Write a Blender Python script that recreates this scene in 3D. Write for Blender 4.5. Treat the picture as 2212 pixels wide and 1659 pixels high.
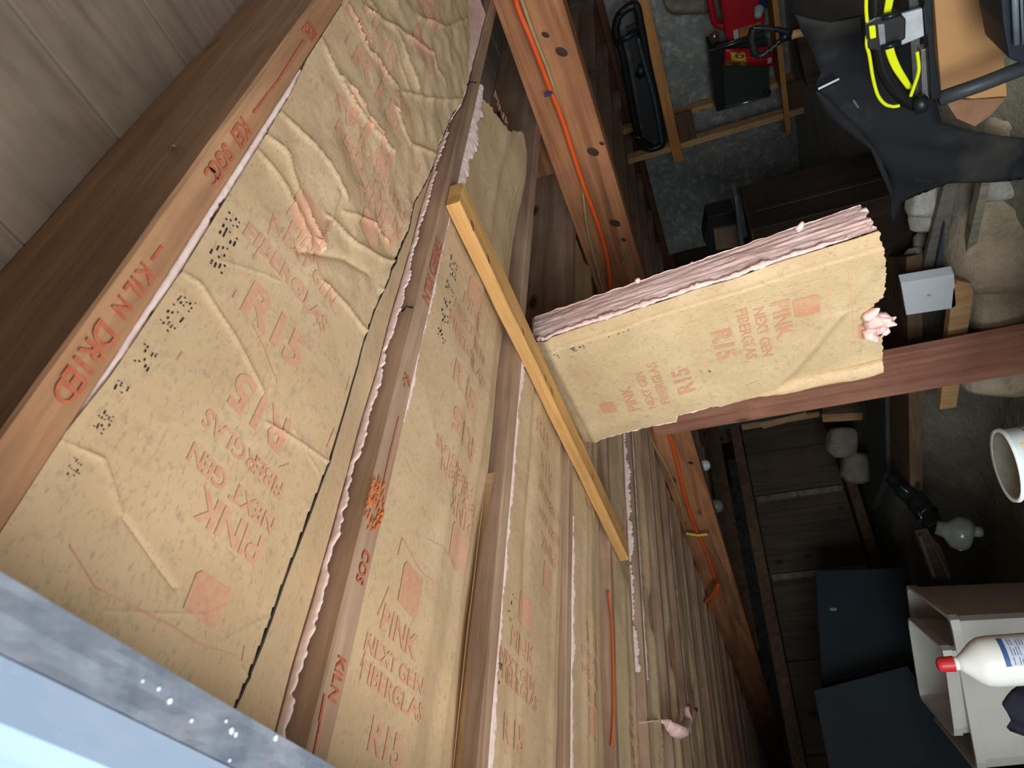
import bpy, bmesh, math, random
import numpy as np
from mathutils import Vector, Matrix, noise as mn
C = bpy.context.scene.collection
for o in list(bpy.data.objects): bpy.data.objects.remove(o)
RX, RY, F = 2212, 1659, 1535.0
# World frame: X = depth (along the joists), Y = across the joists, Z = up. Camera lens at the origin, floor at FZ.
FZ, JB, JT = -0.80, 0.455, 0.645          # floor, joist bottom, subfloor underside
def _ray(px, py):
    return Vector((px - RX/2, -(py - RY/2), -F)).normalized()
_J = _ray(1258, -800); _P = _ray(1912, 2350)
_P = (_P - _J*_P.dot(_J)).normalized(); _Z = _J.cross(_P).normalized()
R = Matrix((_J, _P, _Z))                  # camera space -> world space
# ---------------------------------------------------------------- camera
cd = bpy.data.cameras.new('camera'); cam = bpy.data.objects.new('camera', cd); C.objects.link(cam)
cd.sensor_width = 36.0; cd.lens = F/RX*36.0; cd.clip_start = 0.01; cd.clip_end = 100
cam.matrix_world = R.to_4x4()
cd.dof.use_dof = True; cd.dof.focus_distance = 1.25; cd.dof.aperture_fstop = 11
bpy.context.scene.camera = cam
# ---------------------------------------------------------------- world + light
sc = bpy.context.scene
sc.view_settings.view_transform = 'Standard'; sc.view_settings.look = 'None'
sc.view_settings.exposure = 0.38; sc.view_settings.gamma = 1.0; sc.view_settings.use_curve_mapping = False
wd = bpy.data.worlds.new('sky'); sc.world = wd; wd.use_nodes = True
wb = wd.node_tree.nodes['Background']; wb.inputs[0].default_value = (0.80, 0.90, 1.0, 1); wb.inputs[1].default_value = 0.65
def area(name, loc, target, sx, sy, power, col):
    l = bpy.data.lights.new(name, 'AREA'); l.shape = 'RECTANGLE'; l.size = sx; l.size_y = sy; l.energy = power; l.color = col
    o = bpy.data.objects.new(name, l); C.objects.link(o); o.location = loc
    o.rotation_euler = (Vector(target) - Vector(loc)).to_track_quat('-Z', 'Y').to_euler(); return o
# daylight bounced off the sunlit ground outside the low opening, and the open sky behind it
area('daylight_from_ground', (-0.42, 0.45, -0.62), (0.72, 0.60, 0.45), 0.9, 0.7, 15.5, (1.0, 0.975, 0.95))
area('daylight_from_sky', (-1.8, -0.35, 0.0), (2.5, 1.6, -0.5), 1.6, 1.2, 92, (0.86, 0.94, 1.0))
# ---------------------------------------------------------------- helpers
def W(p, j, z): return Vector((j, p, z))
def at(px, py, ax, v):
    "point of the plane ax=v (ax: j depth, p across, z height) seen at a photo pixel, as (p, j, z)"
    d = R @ _ray(px, py); d = (d.y, d.x, d.z); s = v / d['pjz'.index(ax)]
    return (d[0]*s, d[1]*s, d[2]*s)
def A(px, py, ax, v): return W(*at(px, py, ax, v))
def srgb(r, g, b):
    return tuple(((c/255)/12.92 if c/255 <= .04045 else ((c/255+.055)/1.055)**2.4) for c in (r, g, b)) + (1,)
rnd = random.Random(7)
class MB:
    def __init__(s): s.v = []; s.f = []
    def add(s, vs, fs):
        n = len(s.v); s.v += [Vector(v) for v in vs]; s.f += [tuple(i+n for i in f) for f in fs]; return s
    def box(s, p0, p1, j0, j1, z0, z1):
        return s.add([W(p, j, z) for p in (p0, p1) for j in (j0, j1) for z in (z0, z1)],
                     [(0,1,3,2),(4,6,7,5),(0,4,5,1),(2,3,7,6),(0,2,6,4),(1,5,7,3)])
    def prism(s, pts, ext):
        n = len(pts); pts = [Vector(p) for p in pts]; ext = Vector(ext)
        return s.add(pts + [p+ext for p in pts], [tuple(range(n)), tuple(range(2*n-1, n-1, -1))] + [(i, (i+1) % n, (i+1) % n+n, i+n) for i in range(n)])
    def tube(s, path, r, n=8, cap=True, noise=0, flat=1.0, up=None):
        path = [Vector(p) for p in path]; rings = []
        for i, p in enumerate(path):
            t = (path[min(i+1, len(path)-1)] - path[max(i-1, 0)]).normalized()
            a = t.cross(Vector(up) if up else (Vector((0,0,1)) if abs(t.z) < .9 else Vector((1,0,0)))).normalized(); b = t.cross(a)
            rr = r[i] if hasattr(r, '__len__') else r
            rings.append([p + (a*math.cos(q)*rr + b*math.sin(q)*rr*flat)*(1+noise*rnd.uniform(-1, 1)) for q in [2*math.pi*k/n for k in range(n)]])
        vs = [v for g in rings for v in g]; fs = []
        for i in range(len(path)-1):
            for k in range(n): fs.append((i*n+k, i*n+(k+1) % n, (i+1)*n+(k+1) % n, (i+1)*n+k))
        if cap: fs += [tuple(range(n-1, -1, -1)), tuple(range((len(path)-1)*n, len(path)*n))]
        return s.add(vs, fs)
    def lathe(s, base, axis, prof, n=24, cap=True, sq=1.0):
        base = Vector(base); axis = Vector(axis).normalized(); a = axis.orthogonal().normalized(); b = axis.cross(a)
        vs = []
        for r, h in prof: vs += [base + axis*h + (a*math.cos(q)*r + b*math.sin(q)*r*sq) for q in [2*math.pi*k/n for k in range(n)]]
        fs = [(i*n+k, i*n+(k+1) % n, (i+1)*n+(k+1) % n, (i+1)*n+k) for i in range(len(prof)-1) for k in range(n)]
        if cap: fs += [tuple(range(n)), tuple(range((len(prof)-1)*n, len(prof)*n))]
        return s.add(vs, fs)
    def grid(s, fn, us, vs_):
        n = len(s.v)
        for v in vs_:
            for u in us: s.v.append(Vector(fn(u, v)))
        m = len(us)
        for i in range(len(vs_)-1):
            for k in range(m-1): s.f.append((n+i*m+k, n+i*m+k+1, n+(i+1)*m+k+1, n+(i+1)*m+k))
        return s
order = {}
def link(name, mb, mat, parent=None, bevel=0, smooth=False, solid=0, subdiv=0, loc=None):
    me = bpy.data.meshes.new(name)
    if parent is not None:
        base = parent.location.copy(); q = parent
        while q.parent: q = q.parent; base = base + q.location
    else:
        xs = np.array([v[:] for v in mb.v]); c = (xs.min(0)+xs.max(0))/2; base = Vector((c[0], c[1], xs[:, 2].min())) if loc is None else Vector(loc)
    me.from_pydata([(v - base)[:] for v in mb.v], [], mb.f); me.update()
    bm = bmesh.new(); bm.from_mesh(me); bmesh.ops.recalc_face_normals(bm, faces=bm.faces)
    if bevel:
        es = [e for e in bm.edges if len(e.link_faces) == 2 and e.calc_face_angle(0) > .5]
        bmesh.ops.bevel(bm, geom=es, offset=bevel, segments=2, profile=.6, affect='EDGES')
    bm.to_mesh(me); bm.free()
    if smooth: me.shade_smooth()
    me.materials.append(mat)
    o = bpy.data.objects.new(name, me); C.objects.link(o); order[o.name] = len(order)
    if parent is not None: o.parent = parent
    else: o.location = base
    if solid:
        m = o.modifiers.new('thickness', 'SOLIDIFY'); m.thickness = solid; m.offset = 0
    if subdiv:
        m = o.modifiers.new('round', 'SUBSURF'); m.levels = m.render_levels = subdiv
    return o
def tag(o, label=None, cat=None, group=None, kind=None):
    if label: o['label'] = label
    if cat: o['category'] = cat
    if group: o['group'] = group
    if kind: o['kind'] = kind
    return o
def thing(name, loc, label, cat, group=None):
    o = bpy.data.objects.new(name, None); C.objects.link(o); o.location = loc; o.empty_display_size = .05
    return tag(o, label, cat, group)
# ---------------------------------------------------------------- materials
def base_mat(name, rough=.8, metal=0, spec=.3):
    m = bpy.data.materials.new(name); m.use_nodes = True; nt = m.node_tree; b = nt.nodes['Principled BSDF']
    b.inputs['Roughness'].default_value = rough; b.inputs['Metallic'].default_value = metal; b.inputs['Specular IOR Level'].default_value = spec
    return m, nt, b
def coords(nt, scale=(1,1,1), space='Object'):
    tc = nt.nodes.new('ShaderNodeTexCoord'); mp = nt.nodes.new('ShaderNodeMapping'); mp.inputs['Scale'].default_value = scale
    nt.links.new(tc.outputs[space], mp.inputs[0]); return mp.outputs[0]
def noise_n(nt, vec, scale, detail=4, rough=.6, dist=0):
    n = nt.nodes.new('ShaderNodeTexNoise'); n.inputs['Scale'].default_value = scale; n.inputs['Detail'].default_value = detail
    n.inputs['Roughness'].default_value = rough; n.inputs['Distortion'].default_value = dist
    nt.links.new(vec, n.inputs['Vector']); return n.outputs[0]
def ramp(nt, fac, stops):
    r = nt.nodes.new('ShaderNodeValToRGB'); e = r.color_ramp.elements
    while len(e) < len(stops): e.new(.5)
    for k, (p, c) in enumerate(stops): e[k].position = p; e[k].color = c if len(c) == 4 else (*c, 1)
    nt.links.new(fac, r.inputs[0]); return r.outputs[0]
def mix(nt, fac, a, b, mode='MIX'):
    m = nt.nodes.new('ShaderNodeMix'); m.data_type = 'RGBA'; m.blend_type = mode
    for s, k in ((fac, 0), (a, 6), (b, 7)):
        if hasattr(s, 'is_output') or isinstance(s, bpy.types.NodeSocket): nt.links.new(s, m.inputs[k])
        else: m.inputs[k].default_value = s
    return m.outputs[2]
def bump(nt, b, h, strength=.3, dist=.002):
    n = nt.nodes.new('ShaderNodeBump'); n.inputs['Strength'].default_value = strength; n.inputs['Distance'].default_value = dist
    nt.links.new(h, n.inputs['Height'])
    if b.inputs['Normal'].links: nt.links.new(b.inputs['Normal'].links[0].from_socket, n.inputs['Normal'])
    nt.links.new(n.outputs[0], b.inputs['Normal'])
def wood(name, c1, c2, c3, axis='X', rough=.75, knots=True, stain=.0, rnd_amt=.12):
    m, nt, b = base_mat(name, rough)
    k = {'X': (.06, 1, 1), 'Y': (1, .06, 1), 'Z': (1, 1, .06)}[axis]
    v = coords(nt, k); tcw = coords(nt, (1, 1, 1))
    oi = nt.nodes.new('ShaderNodeObjectInfo'); ad = nt.nodes.new('ShaderNodeVectorMath'); ad.operation = 'ADD'
    nt.links.new(v, ad.inputs[0]); nt.links.new(oi.outputs['Random'], ad.inputs[1])
    grain = noise_n(nt, ad.outputs[0], 90, 5, .65, .6); broad = noise_n(nt, ad.outputs[0], 14, 3, .5, 1.5)
    big = noise_n(nt, tcw, 5, 3, .6)
    col = ramp(nt, broad, [(.25, c1), (.55, c2), (.8, c3)])
    col = mix(nt, .5, col, ramp(nt, grain, [(.3, (.62, .58, .55)), (.62, (1.1, 1.08, 1.06))]), 'MULTIPLY')
    col = mix(nt, .55, col, ramp(nt, big, [(.3, (.66, .64, .64)), (.65, (1.1, 1.1, 1.1))]), 'MULTIPLY')
    if knots:
        vo = nt.nodes.new('ShaderNodeTexVoronoi'); vo.inputs['Scale'].default_value = 5.5
        nt.links.new(coords(nt, {'X': (.45, 1, 1), 'Y': (1, .45, 1), 'Z': (1, 1, .45)}[axis]), vo.inputs['Vector'])
        col = mix(nt, ramp(nt, vo.outputs[0], [(.05, (1, 1, 1)), (.12, (0, 0, 0))]), col, (c1[0]*.3, c1[1]*.25, c1[2]*.25, 1))
    nt.links.new(col, b.inputs['Base Color']); bump(nt, b, grain, .5, .0015)
    return m
def plain(name, c, rough=.6, metal=0, c2=None, scale=30, bmp=0, spec=.4):
    m, nt, b = base_mat(name, rough, metal, spec); v = coords(nt)
    n = noise_n(nt, v, scale, 4)
    c2 = c2 or tuple(x*.72 for x in c[:3]) + (1,)
    nt.links.new(ramp(nt, n, [(.3, c2), (.7, c)]), b.inputs['Base Color'])
    if bmp: bump(nt, b, n, bmp, .003)
    return m
K1, K2 = srgb(214, 186, 150), srgb(198, 168, 130)
def kraft(name, tint=(1, 1, 1), axis=0):
    m, nt, b = base_mat(name, .62, 0, .35)
    v = coords(nt); v2 = coords(nt, (.35, 1, 1) if axis == 0 else (1, 1, .35))
    broad = noise_n(nt, v, 7, 4, .6); fl = noise_n(nt, v2, 300, 5, .7); fl2 = noise_n(nt, v, 55, 6, .75)
    col = ramp(nt, broad, [(.3, K2), (.7, K1)])
    grey = srgb(138, 128, 108)
    col = mix(nt, ramp(nt, fl2, [(.53, (0, 0, 0)), (.68, (.42, .42, .42))]), col, grey)
    col = mix(nt, ramp(nt, fl, [(.55, (0, 0, 0)), (.66, (.45, .45, .45))]), col, srgb(122, 114, 102))
    col = mix(nt, 1.0, col, (*tint, 1), 'MULTIPLY')
    nt.links.new(col, b.inputs['Base Color'])
    cr = noise_n(nt, v, 22, 6, .55, 1.2); bump(nt, b, cr, .3, .004)
    vo = nt.nodes.new('ShaderNodeTexVoronoi'); vo.inputs['Scale'].default_value = 8
    av = nt.nodes.new('ShaderNodeMix'); av.data_type = 'VECTOR'; av.inputs[0].default_value = .12; nt.links.new(v, av.inputs[4])
    nz = nt.nodes.new('ShaderNodeTexNoise'); nz.inputs['Scale'].default_value = 5; nt.links.new(v, nz.inputs['Vector']); nt.links.new(nz.outputs[1], av.inputs[5]); nt.links.new(av.outputs[1], vo.inputs['Vector'])
    bump(nt, b, vo.outputs[0], .35, .012); bump(nt, b, fl, .15, .0006)
    return m
M_KRAFT = kraft('kraft_paper'); M_KRAFT_V = kraft('kraft_paper_hanging', (.86, .87, .80), 2)
def ink(name, c, paper, amt=.62):
    m, nt, b = base_mat(name, .7); v = coords(nt); n = noise_n(nt, v, 150, 4, .7); n2 = noise_n(nt, v, 18, 3)
    col = mix(nt, ramp(nt, n, [(.34, (amt*.55,)*3), (.62, (amt,)*3)]), paper, c)
    nt.links.new(mix(nt, ramp(nt, n2, [(.3, (.4,)*3), (.55, (0,)*3)]), col, paper), b.inputs['Base Color']); return m
M_RED = ink('faded_red_ink', srgb(198, 96, 82), K1, .5)
M_REDW = ink('red_stamp_on_wood', srgb(184, 52, 38), srgb(196, 145, 105), .8)
M_BLK = plain('black_ink', srgb(32, 32, 42), .7)
def pinkm(name, streak=None, sc=60, bs=.5):
    m, nt, b = base_mat(name, .95, 0, .1); v = coords(nt, streak or (1, 1, 1))
    n = noise_n(nt, v, sc, 6, .7, .8); n2 = noise_n(nt, coords(nt), 9, 4, .6); n3 = noise_n(nt, v, 300, 3, .6)
    col = ramp(nt, n2, [(.3, srgb(236, 194, 184)), (.55, srgb(246, 212, 204)), (.75, srgb(248, 226, 216))])
    col = mix(nt, .45, col, ramp(nt, n, [(.3, srgb(176, 156, 136)), (.5, (.95, .92, .9)), (.65, (1.08, 1.07, 1.07))]), 'MULTIPLY')
    nt.links.new(col, b.inputs['Base Color']); bump(nt, b, n, bs, .003); bump(nt, b, n3, .3, .001)
    b.inputs['Subsurface Weight'].default_value = .0
    return m
M_PINK = pinkm('pink_fibreglass'); M_PINKE = plain('torn_fibreglass', srgb(250, 232, 226), .95, 0, srgb(236, 204, 198), 70, .3, .1)
M_PINKS = pinkm('pink_fibreglass_layered', (1, 1, .08), 110, .3)
M_JOIST = wood('joist_wood', srgb(144, 114, 96), srgb(178, 148, 124), srgb(198, 170, 144), 'X')
M_JOIST1 = wood('near_joist_wood', srgb(160, 118, 86), srgb(194, 150, 114), srgb(208, 168, 130), 'X')
M_GIRD = wood('girder_wood', srgb(126, 80, 52), srgb(174, 118, 80), srgb(192, 138, 96), 'Y')
M_POST = wood('post_wood', srgb(158, 104, 82), srgb(188, 130, 106), srgb(204, 148, 122), 'Z')
M_STRAP = wood('strap_wood', srgb(196, 146, 86), srgb(220, 172, 108), srgb(228, 188, 128), 'Y', rough=.6)
M_PINE = wood('pine_wood', srgb(186, 140, 92), srgb(206, 164, 116), srgb(218, 182, 136), 'Z')
M_PINEY = wood('pine_shelf_wood', srgb(186, 124, 66), srgb(202, 142, 80), srgb(212, 156, 94), 'Y')
M_OLD = wood('old_dark_wood', srgb(66, 52, 42), srgb(92, 74, 60), srgb(108, 90, 74), 'Z')
M_OLDY = wood('old_board_wood', srgb(78, 58, 44), srgb(100, 78, 58), srgb(118, 94, 72), 'Y')
M_WEATH = wood('weathered_wood', srgb(96, 86, 78), srgb(124, 112, 98), srgb(146, 132, 112), 'X')
M_CHEST = wood('chest_wood', srgb(38, 28, 22), srgb(50, 38, 30), srgb(60, 46, 36), 'Z', rough=.5, knots=False)
# ---------------------------------------------------------------- setting
def structure(name, mb, mat, **k): return tag(link(name, mb, mat, **k), kind='structure')
m, nt, b = base_mat('dirt', .95); v = coords(nt); n = noise_n(nt, v, 3, 6, .7); n2 = noise_n(nt, v, 40, 5, .7)
nt.links.new(mix(nt, .5, ramp(nt, n, [(.3, srgb(106, 102, 88)), (.7, srgb(150, 142, 122))]), ramp(nt, n2, [(.3, (.6, .6, .6)), (.7, (1.1, 1.1, 1.1))]), 'MULTIPLY'), b.inputs['Base Color']); bump(nt, b, n, .6, .05); bump(nt, b, n2, .5, .01)
M_DIRT = m
m, nt, b = base_mat('rough_concrete', .9); v = coords(nt); n = noise_n(nt, v, 2.2, 5, .7); n2 = noise_n(nt, v, 16, 6, .78, .5)
c = ramp(nt, n, [(.35, srgb(112, 116, 114)), (.65, srgb(146, 148, 140))]); c = mix(nt, ramp(nt, n2, [(.5, (0, 0, 0)), (.66, (.8, .8, .8))]), c, srgb(196, 192, 176))
nt.links.new(c, b.inputs['Base Color']); bump(nt, b, n2, .5, .012); M_CONC = m
m, nt, b = base_mat('subfloor_boards', .85)
v = coords(nt, (1, .1, 1)); n = noise_n(nt, v, 22, 5, .65, .8); n2 = noise_n(nt, coords(nt), 3, 4, .6)
c = ramp(nt, n, [(.3, srgb(138, 122, 108)), (.55, srgb(164, 150, 138)), (.75, srgb(176, 152, 132))]); c = mix(nt, .7, c, ramp(nt, n2, [(.35, srgb(168, 168, 168)), (.6, (1.0, .93, .88))]), 'MULTIPLY')
nt.links.new(c, b.inputs['Base Color']); bump(nt, b, n, .4, .002); M_SUB = m
def floor_z(p, j):
    t = min(1, max(0, (j-2.42)/.42)); t = t*t*(3-2*t)
    return -1.16 + .35*t + .03*mn.noise(Vector((p*1.7, j*1.7, 0))) + (.04*mn.noise(Vector((p*5, j*5, 3))) if j < 2.9 else 0) - (.06 if 3.0 < j < 5.4 and p < 4.15 else 0)
def gridrange(a, b_, n): return [a + (b_-a)*i/n for i in range(n+1)]
structure('floor', MB().grid(lambda p, j: W(p, j, floor_z(p, j)), gridrange(-2, 9, 88), gridrange(-1.5, 8.5, 100)), M_DIRT, smooth=True)
sub = MB(); jj = -.3; q = random.Random(3)
seams = [-.30, -.09, .13, .345, .56, .775, .99]
while seams[-1] < 8.4: seams.append(seams[-1] + .215)
for a, b_ in zip(seams[:-1], seams[1:]):
    dz = q.uniform(0, .003); sub.box(-2.2, 8.8, a+.0015, b_-.0015, JT+dz, JT+.03)
structure('ceiling', sub, M_SUB, bevel=.002)
wallb = MB().grid(lambda p, z: W(p, 5.3 + .03*mn.noise(Vector((p*2.5, z*2.5, 4))), z), gridrange(-2, 3.98, 60), gridrange(FZ-.05, .36, 16))
wallb.box(-2, 3.98, 5.34, 5.7, FZ-.05, .36)
structure('wall_back', wallb, M_CONC)
structure('wall_far', MB().box(3.98, 8.8, 6.4, 6.6, FZ-.05, JT), M_OLD)
structure('wall_right', MB().box(8.6, 8.8, -.5, 6.5, FZ-.05, JT), M_CONC)
structure('wall_left', MB().box(-2.2, -2.0, .13, 6.5, FZ-.05, JT), M_CONC)
M_HEAD = plain('weathered_paint', srgb(120, 126, 136), .85, 0, srgb(84, 94, 108), 26, .4)
m, nt, b = base_mat('pale_blue_paint', .7); v = coords(nt, (1, .4, 1)); n = noise_n(nt, v, 8, 5); n2 = noise_n(nt, coords(nt), 60, 4)
c = ramp(nt, n, [(.35, srgb(112, 132, 156)), (.6, srgb(136, 152, 170)), (.8, srgb(160, 168, 176))]); nt.links.new(mix(nt, ramp(nt, n2, [(.64, (0, 0, 0)), (.7, (.5, .5, .5))]), c, srgb(150, 160, 170)), b.inputs['Base Color']); M_PALE = m
# ragged board over the low opening the photo was taken through
hd = MB().grid(lambda p, t: W(p, .1035 + .0265*t, .30 + .0008*mn.noise(Vector((p*60, t*3, 0)))), gridrange(-.6, 2.4, 300), gridrange(0, 1, 6))
hd.box(-.6, 2.4, .1045, .1285, .3015, .70)
structure('trim_1', hd, M_HEAD)
structure('wall_front', MB().box(-.6, 2.4, .082, .1035, .302, .9), M_PALE)
structure('wall_front_side', MB().box(2.4, 8.8, -.1, .10, -1.25, .9).box(-2.2, -.6, -.1, .10, -1.25, .9), M_CONC)
M_CHIP = plain('paint_chip', srgb(225, 228, 232), .7)
chips = MB()
for k in range(26):
    p = q.uniform(.1, .5); j = q.uniform(.105, .129); r = q.uniform(.0006, .0020)
    chips.lathe(W(p, j, .2995), (0, 0, 1), [(r, 0), (r*.8, .0012)], 6)
tag(link('trim_2', chips, M_CHIP), kind='structure')
# ---------------------------------------------------------------- joists, girder, post, strap
JP = [.212 + .4046*k for k in range(-1, 20)]
def beam_box(p0, p1, j0, j1, z0, z1, seed, n=60, amp=.0012):
    mb = MB(); r = random.Random(seed); cs = [(p0, z0), (p1, z0), (p1, z1), (p0, z1)]; b_ = .003
    prof = [(p0+b_, z0), (p1-b_, z0), (p1, z0+b_), (p1, z1), (p0, z1), (p0, z0+b_)]
    vs = []
    for i in range(n+1):
        j = j0 + (j1-j0)*(i/n)**1.5
        for k, (p, z) in enumerate(prof):
            vs.append(W(p + amp*mn.noise(Vector((j*9, k*3.1, seed))), j, z + amp*mn.noise(Vector((j*7, k*1.7, seed+5)))))
    m = len(prof)
    fs = [(i*m+k, i*m+(k+1) % m, (i+1)*m+(k+1) % m, (i+1)*m+k) for i in range(n) for k in range(m)] + [tuple(range(m)), tuple(range(n*m, (n+1)*m))]
    return mb.add(vs, fs)
jl = {1: 'floor joist nearest the camera, red KILN DRIED stamp on its orange underside',
      2: 'second floor joist from the left, splintered underside with worn red stamp, strap end nailed on',
      3: 'third floor joist from the left, between two kraft faced bays, reddish brown side',
      4: 'fourth floor joist from the left, passing under the middle of the nailed wooden strip',
      5: 'fifth floor joist from the left, under the far end of the wooden strip'}
ordn = ['sixth', 'seventh', 'eighth', 'ninth', 'tenth', 'eleventh', 'twelfth', 'thirteenth', 'fourteenth', 'fifteenth', 'sixteenth', 'seventeenth', 'eighteenth', 'nineteenth', 'twentieth']
joists = {}
for k, p in enumerate(JP):
    if k == 0: continue
    o = link('floor_joist', beam_box(p, p+.038, .135, 5.9 if p < 3.9 else 6.3, JB, JT-.001, k), M_JOIST1 if k == 1 else M_JOIST)
    lab = jl.get(k) or f'{ordn[k-6]} floor joist from the left, in the row of brown joists going into the dark'
    tag(o, lab, 'joist', 'floor joists overhead'); joists[k] = o
gird = thing('girder', W(2.5, 2.27, .262), 'long knotty brown beam carrying the floor joists, orange cord along it', 'beam')
link('beam', MB().box(-2, 8.5, 2.232, 2.325, .262, .454), M_GIRD, gird, bevel=.006)
lay = MB().box(-2, 8.5, 2.224, 2.2325, .438, .454); link('edge_strip', lay, M_GIRD, gird, bevel=.003)
kn = MB()
for x, y, r in ((1178, 75, .008), (1213, 112, .013), (1281, 328, .014), (1328, 482, .014), (1347, 518, .007), (1300, 310, .006), (1492, 1000, .010)):
    kn.lathe(A(x, y, 'j', 2.2315), (1, 0, 0), [(r, 0), (r*.8, -.0006), (r*.3, -.001)], 14, sq=1.6)
link('knot', kn, plain('knot_wood', srgb(66, 40, 28), .7), gird)
tg = MB()
for x0, y0, x1, y1 in ((1344, 572, 1357, 540), (1354, 565, 1363, 548)):
    a, b_ = A(x0, y0, 'j', 2.228), A(x1, y1, 'j', 2.228); link('nail', MB().tube([a, b_], .003, 6), plain('dull_nail', srgb(150, 150, 130), .5), gird)

post = link('timber_post', MB().box(2.405, 2.66, 2.18, 2.222, -1.2, .42), M_POST, bevel=.004)
tag(post, 'upright reddish brown plank post under the beam, behind the hanging insulation', 'post')
# wooden strip nailed across the joist bottoms
sa, sb = .628, 1.955
st = MB(); N = 50; vs = []
for i in range(N+1):
    t = i/N; p = sa + (sb-sa)*t; w = .5*(1 + .12*mn.noise(Vector((p*4, 0, 0))))*.070
    jc = 1.19 - .018*t + .004*mn.noise(Vector((p*3, 5, 0))); 
    for (a, z) in ((-w, JB-.002), (-w, JB-.026), (-w+.004, JB-.030), (w-.004, JB-.030), (w, JB-.026), (w, JB-.002)):
        vs.append(W(p, jc + a, z + .001*mn.noise(Vector((p*12, a*40, 0)))))
st.add(vs, [(i*6+k, i*6+(k+1) % 6, (i+1)*6+(k+1) % 6, (i+1)*6+k) for i in range(N) for k in range(6)] + [tuple(range(6)), tuple(range(N*6, N*6+6))])
strip = thing('wooden_strip', W(1.29, 1.19, JB-.02), 'yellow pine strip nailed across the joists in front of the hanging insulation', 'strip')
link('strap', st, M_STRAP, strip)
sk = MB()
for x, y, r in ((1015, 520, .006), (1050, 595, .006), (1130, 722, .005), (1178, 830, .005), (1185, 1030, .006), (1280, 1035, .005)):
    p, j, z = at(x, y, 'z', JB-.0303); sk.lathe(W(p, min(max(j, 1.165), 1.2), z), (0, 0, 1), [(r, 0), (r*.4, -.0005)], 10, sq=2)
link('knot', sk, plain('strap_knot', srgb(150, 92, 50), .7), strip)
# ---------------------------------------------------------------- kraft sheets
def seg_d(x, y, a, b_):
    ax, ay = a; bx, by = b_; dx, dy = bx-ax, by-ay; L2 = dx*dx+dy*dy+1e-12
    t = ((x-ax)*dx+(y-ay)*dy)/L2; tc = min(1, max(0, t)); ex, ey = x-ax-tc*dx, y-ay-tc*dy
    s = (ex*dy-ey*dx); return math.hypot(ex, ey), (1 if s > 0 else -1), t
def tri(x): x = x - math.floor(x); return 4*abs(x-.5)-1
def smooth(a, b_, x): x = min(1, max(0, (x-a)/(b_-a))); return x*x*(3-2*x)
class Creases:
    def __init__(s, plane, z): s.l = []; s.plane = plane; s.z = z
    def add(s, pix, w, h):
        pts = [at(x, y, s.plane, s.z) for x, y in pix]
        pts = [(p[0], p[1] if s.plane == 'z' else p[2]) for p in pts]
        for a, b_ in zip(pts[:-1], pts[1:]): s.l.append((a, b_, w*.55, h*.5, min(a[0], b_[0])-4*w, max(a[0], b_[0])+4*w, min(a[1], b_[1])-4*w, max(a[1], b_[1])+4*w))
    def h(s, x, y):
        t = 0
        for a, b_, w, h, x0, x1, y0, y1 in s.l:
            if x < x0 or x > x1 or y < y0 or y > y1: continue
            d, sg, _ = seg_d(x, y, a, b_)
            if d < 4*w:
                u = d/w; t = max(t, h*math.exp(-u*1.3)) if h > 0 and t >= 0 else (min(t, h*math.exp(-u*1.3)) if abs(h*math.exp(-u*1.3)) > abs(t) else t)
        return t
CR = Creases('z', .447)
for pix, w, h in (
    ([(392,572),(440,610),(500,720),(560,850)], .006, .007), ([(570,915),(650,960),(720,1005),(755,1045)], .005, .007),
    ([(140,940),(232,990),(262,1110)], .004, .006), ([(268,1115),(300,1165),(378,1270)], .004, -.007),
    ([(555,300),(620,400),(655,520)], .008, .010), ([(560,255),(625,330),(660,470),(690,540)], .008, .012),
    ([(620,240),(690,330),(740,430)], .008, .010), ([(700,60),(760,230),(840,330)], .008, .012),
    ([(760,0),(800,110),(860,190)], .008, .010), ([(805,0),(860,80),(900,190)], .008, .009), ([(740,165),(790,250),(815,290)], .010, .014),
    ([(850,235),(880,310),(960,345)], .010, .012), ([(850,100),(870,150),(880,190)], .006, .008), ([(870,200),(930,215),(1000,215)], .008, .009),
    ([(700,470),(765,530),(830,560),(850,565)], .010, .012), ([(640,545),(740,560),(800,590)], .012, -.010),
    ([(690,612),(750,670),(810,730)], .008, .009), ([(655,560),(705,480),(720,420)], .008, .012), ([(735,460),(800,480),(840,520)], .006, .008),
    ([(630,930),(690,1020)], .004, .003), ([(590,800),(575,880),(540,960)], .005, .004), ([(575,940),(560,970),(520,1040)], .004, .004),
    ([(220,1320),(330,1325),(440,1328),(480,1310)], .0018, .002), ([(348,1280),(345,1325),(300,1400)], .0016, -.002), ([(385,1280),(355,1335)], .0016, -.002),
    ([(470,1390),(550,1345),(590,1330)], .003, .003), ([(520,1440),(545,1500)], .003, .003), ([(600,1390),(640,1440)], .003, .003), ([(560,1520),(600,1580)], .003, .004),
    ([(480,560),(560,590),(600,610)], .002, .003), ([(660,600),(640,680),(610,740)], .004, .004), ([(760,560),(800,610),(850,640)], .006, .006),
    ([(900,40),(960,60),(1010,40)], .010, .012), ([(880,430),(900,470),(930,480)], .004, .004), ([(800,20),(930,120),(960,180)], .012, .012)):
    CR.add(pix, w, h)
def interp(tab, x):
    if x <= tab[0][0]: return tab[0][1]
    for (a, b_), (c, d) in zip(tab[:-1], tab[1:]):
        if x <= c: return b_ + (d-b_)*(x-a)/(c-a)
    return tab[-1][1]
SLIT = [(.15, .482), (.205, .493), (.269, .50), (.349, .507), (.465, .516), (.669, .515), (.816, .523), (1.018, .536), (1.43, .576), (1.6, .60), (3, .60)]
def pressed(z, j):
    w = smooth(.11, .045, abs(j-1.19)); return z*(1-w) + max(z, JB+.003)*w
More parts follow.
